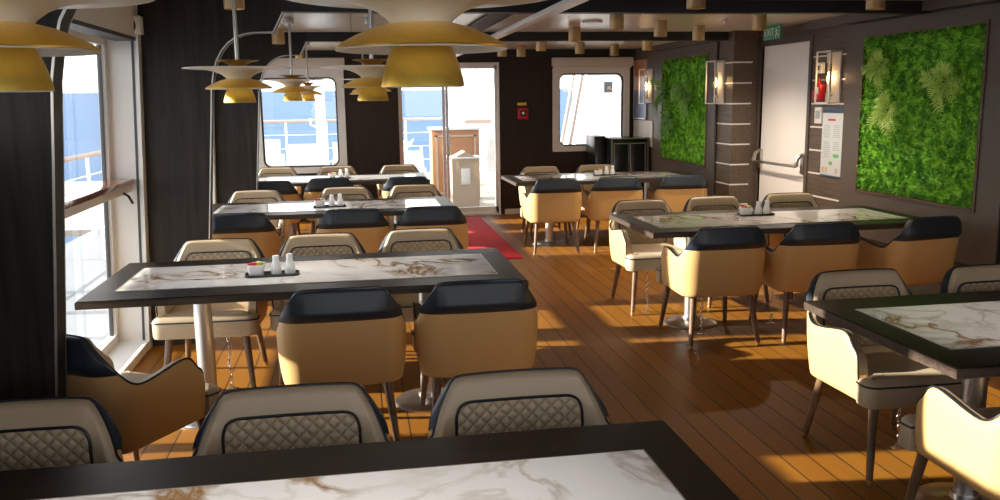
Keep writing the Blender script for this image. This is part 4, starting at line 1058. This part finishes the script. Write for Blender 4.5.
# ------------------------------------------------------------------ light
EL, SL = math.radians(19.5), -.115
dirv = Vector((1, SL, 0)).normalized() * math.cos(EL) + Vector((0, 0, -math.sin(EL)))
l = bpy.data.lights.new('sun', 'SUN'); l.energy = 20.; l.angle = math.radians(.6); l.color = (1., .93, .82)
o = bpy.data.objects.new('sun', l); COL.objects.link(o); o.rotation_euler = dirv.to_track_quat('-Z', 'Y').to_euler(); o.location = (-8, 6, 6)
for (x, y, z) in [(px, py, 1.655) for px, py, _ in PL]:
    l = bpy.data.lights.new('pendant_bulb', 'SPOT'); l.energy = 25. if y < 2 else 21.; l.spot_size = R(92); l.spot_blend = 1.; l.color = (1., .94, .86); l.shadow_soft_size = .03
    o = bpy.data.objects.new('pendant_bulb', l); COL.objects.link(o); o.location = (x, y, z - .012)
for (x, y) in DLS:
    l = bpy.data.lights.new('downlight_beam', 'SPOT'); l.energy = 40. if y < 4 else 110. if (x > 3.2 and 6 < y < 9) else 14.; l.color = (1., .90, .78) if y < 4 else (1., .84, .66) if (x > 3.2 and 6 < y < 9) else (1., .72, .44); l.spot_size = R(52) if y < 4 else R(140) if (x > 3.2 and 6 < y < 9) else R(95); l.spot_blend = .9; l.shadow_soft_size = .03  # narrow near beams come from the two added cylinders
    o = bpy.data.objects.new('downlight_beam', l); COL.objects.link(o); o.location = (x, y, ZC - .145)
def portal(loc, rot, sx, sy):
    l = bpy.data.lights.new('sky_portal', 'AREA'); l.shape = 'RECTANGLE'; l.size = sx; l.size_y = sy; l.cycles.is_portal = True
    o = bpy.data.objects.new('sky_portal', l); COL.objects.link(o); o.location = loc; o.rotation_euler = rot
for y0, y1 in BAYS: portal((-1.66, (y0 + y1) / 2, 1.05), (0, -PI / 2, 0), 1.95, y1 - y0 - .2)
portal((1.3, YB + .2, 1.06), (-PI / 2, 0, 0), 1.4, 2.1); portal((-.7, YB + .2, 1.36), (-PI / 2, 0, 0), 1.1, 1.3); portal((3.3, YB + .2, 1.45), (-PI / 2, 0, 0), 1.0, 1.1)
portal((.05, YF - .12, 1.675), (PI / 2, 0, 0), 2.6, 1.05); portal((2.775, YF - .12, 1.675), (PI / 2, 0, 0), 2.65, 1.05)
portal((-1.66, (TY0 + TY1) / 2, 1.745), (0, -PI / 2, 0), .45, TY1 - TY0)

w = bpy.data.worlds.new('sky'); S.world = w; w.use_nodes = True; nt = w.node_tree
bg = nt.nodes['Background']; tc = N(nt, 'ShaderNodeTexCoord'); sp = N(nt, 'ShaderNodeSeparateXYZ'); nt.links.new(tc.outputs['Generated'], sp.inputs[0])
cr = N(nt, 'ShaderNodeValToRGB'); e = cr.color_ramp.elements
e[0].position = 0; e[0].color = (1., .96, .88, 1); e[1].position = 1; e[1].color = (.55, .65, .82, 1)
q = e.new(.10); q.color = (.98, .95, .90, 1); q = e.new(.30); q.color = (.85, .87, .92, 1)
nt.links.new(sp.outputs['Z'], cr.inputs[0]); nt.links.new(cr.outputs[0], bg.inputs[0]); bg.inputs[1].default_value = 3.7

# ------------------------------------------------------------------ camera and view
yaw, pitch, roll = R(9.38062143), R(9.96100379), R(-.79691539)
cy, sy, cp, sp_ = math.cos(yaw), math.sin(yaw), math.cos(pitch), math.sin(pitch)
f = Vector((sy * cp, cy * cp, -sp_)); r = Vector((cy, -sy, 0)); u = r.cross(f)
r2 = r * math.cos(roll) + u * math.sin(roll); u2 = u * math.cos(roll) - r * math.sin(roll)
cam = bpy.data.cameras.new('camera'); cam.sensor_width = 36; cam.lens = 860 / 1000 * 36; cam.clip_end = 8000; cam.clip_start = .05
co = bpy.data.objects.new('camera', cam); COL.objects.link(co)
M = Matrix((r2, u2, -f)).transposed().to_4x4(); M.translation = (0, 0, 1.62); co.matrix_world = M
S.camera = co
S.view_settings.view_transform = 'Standard'; S.view_settings.look = 'None'; S.view_settings.gamma = 1; S.view_settings.use_curve_mapping = False
S.view_settings.exposure = 0.
S.cycles.use_denoising = True
S.cycles.max_bounces = 10; S.cycles.diffuse_bounces = 5; S.cycles.transparent_max_bounces = 12
S.cycles.sample_clamp_indirect = 6
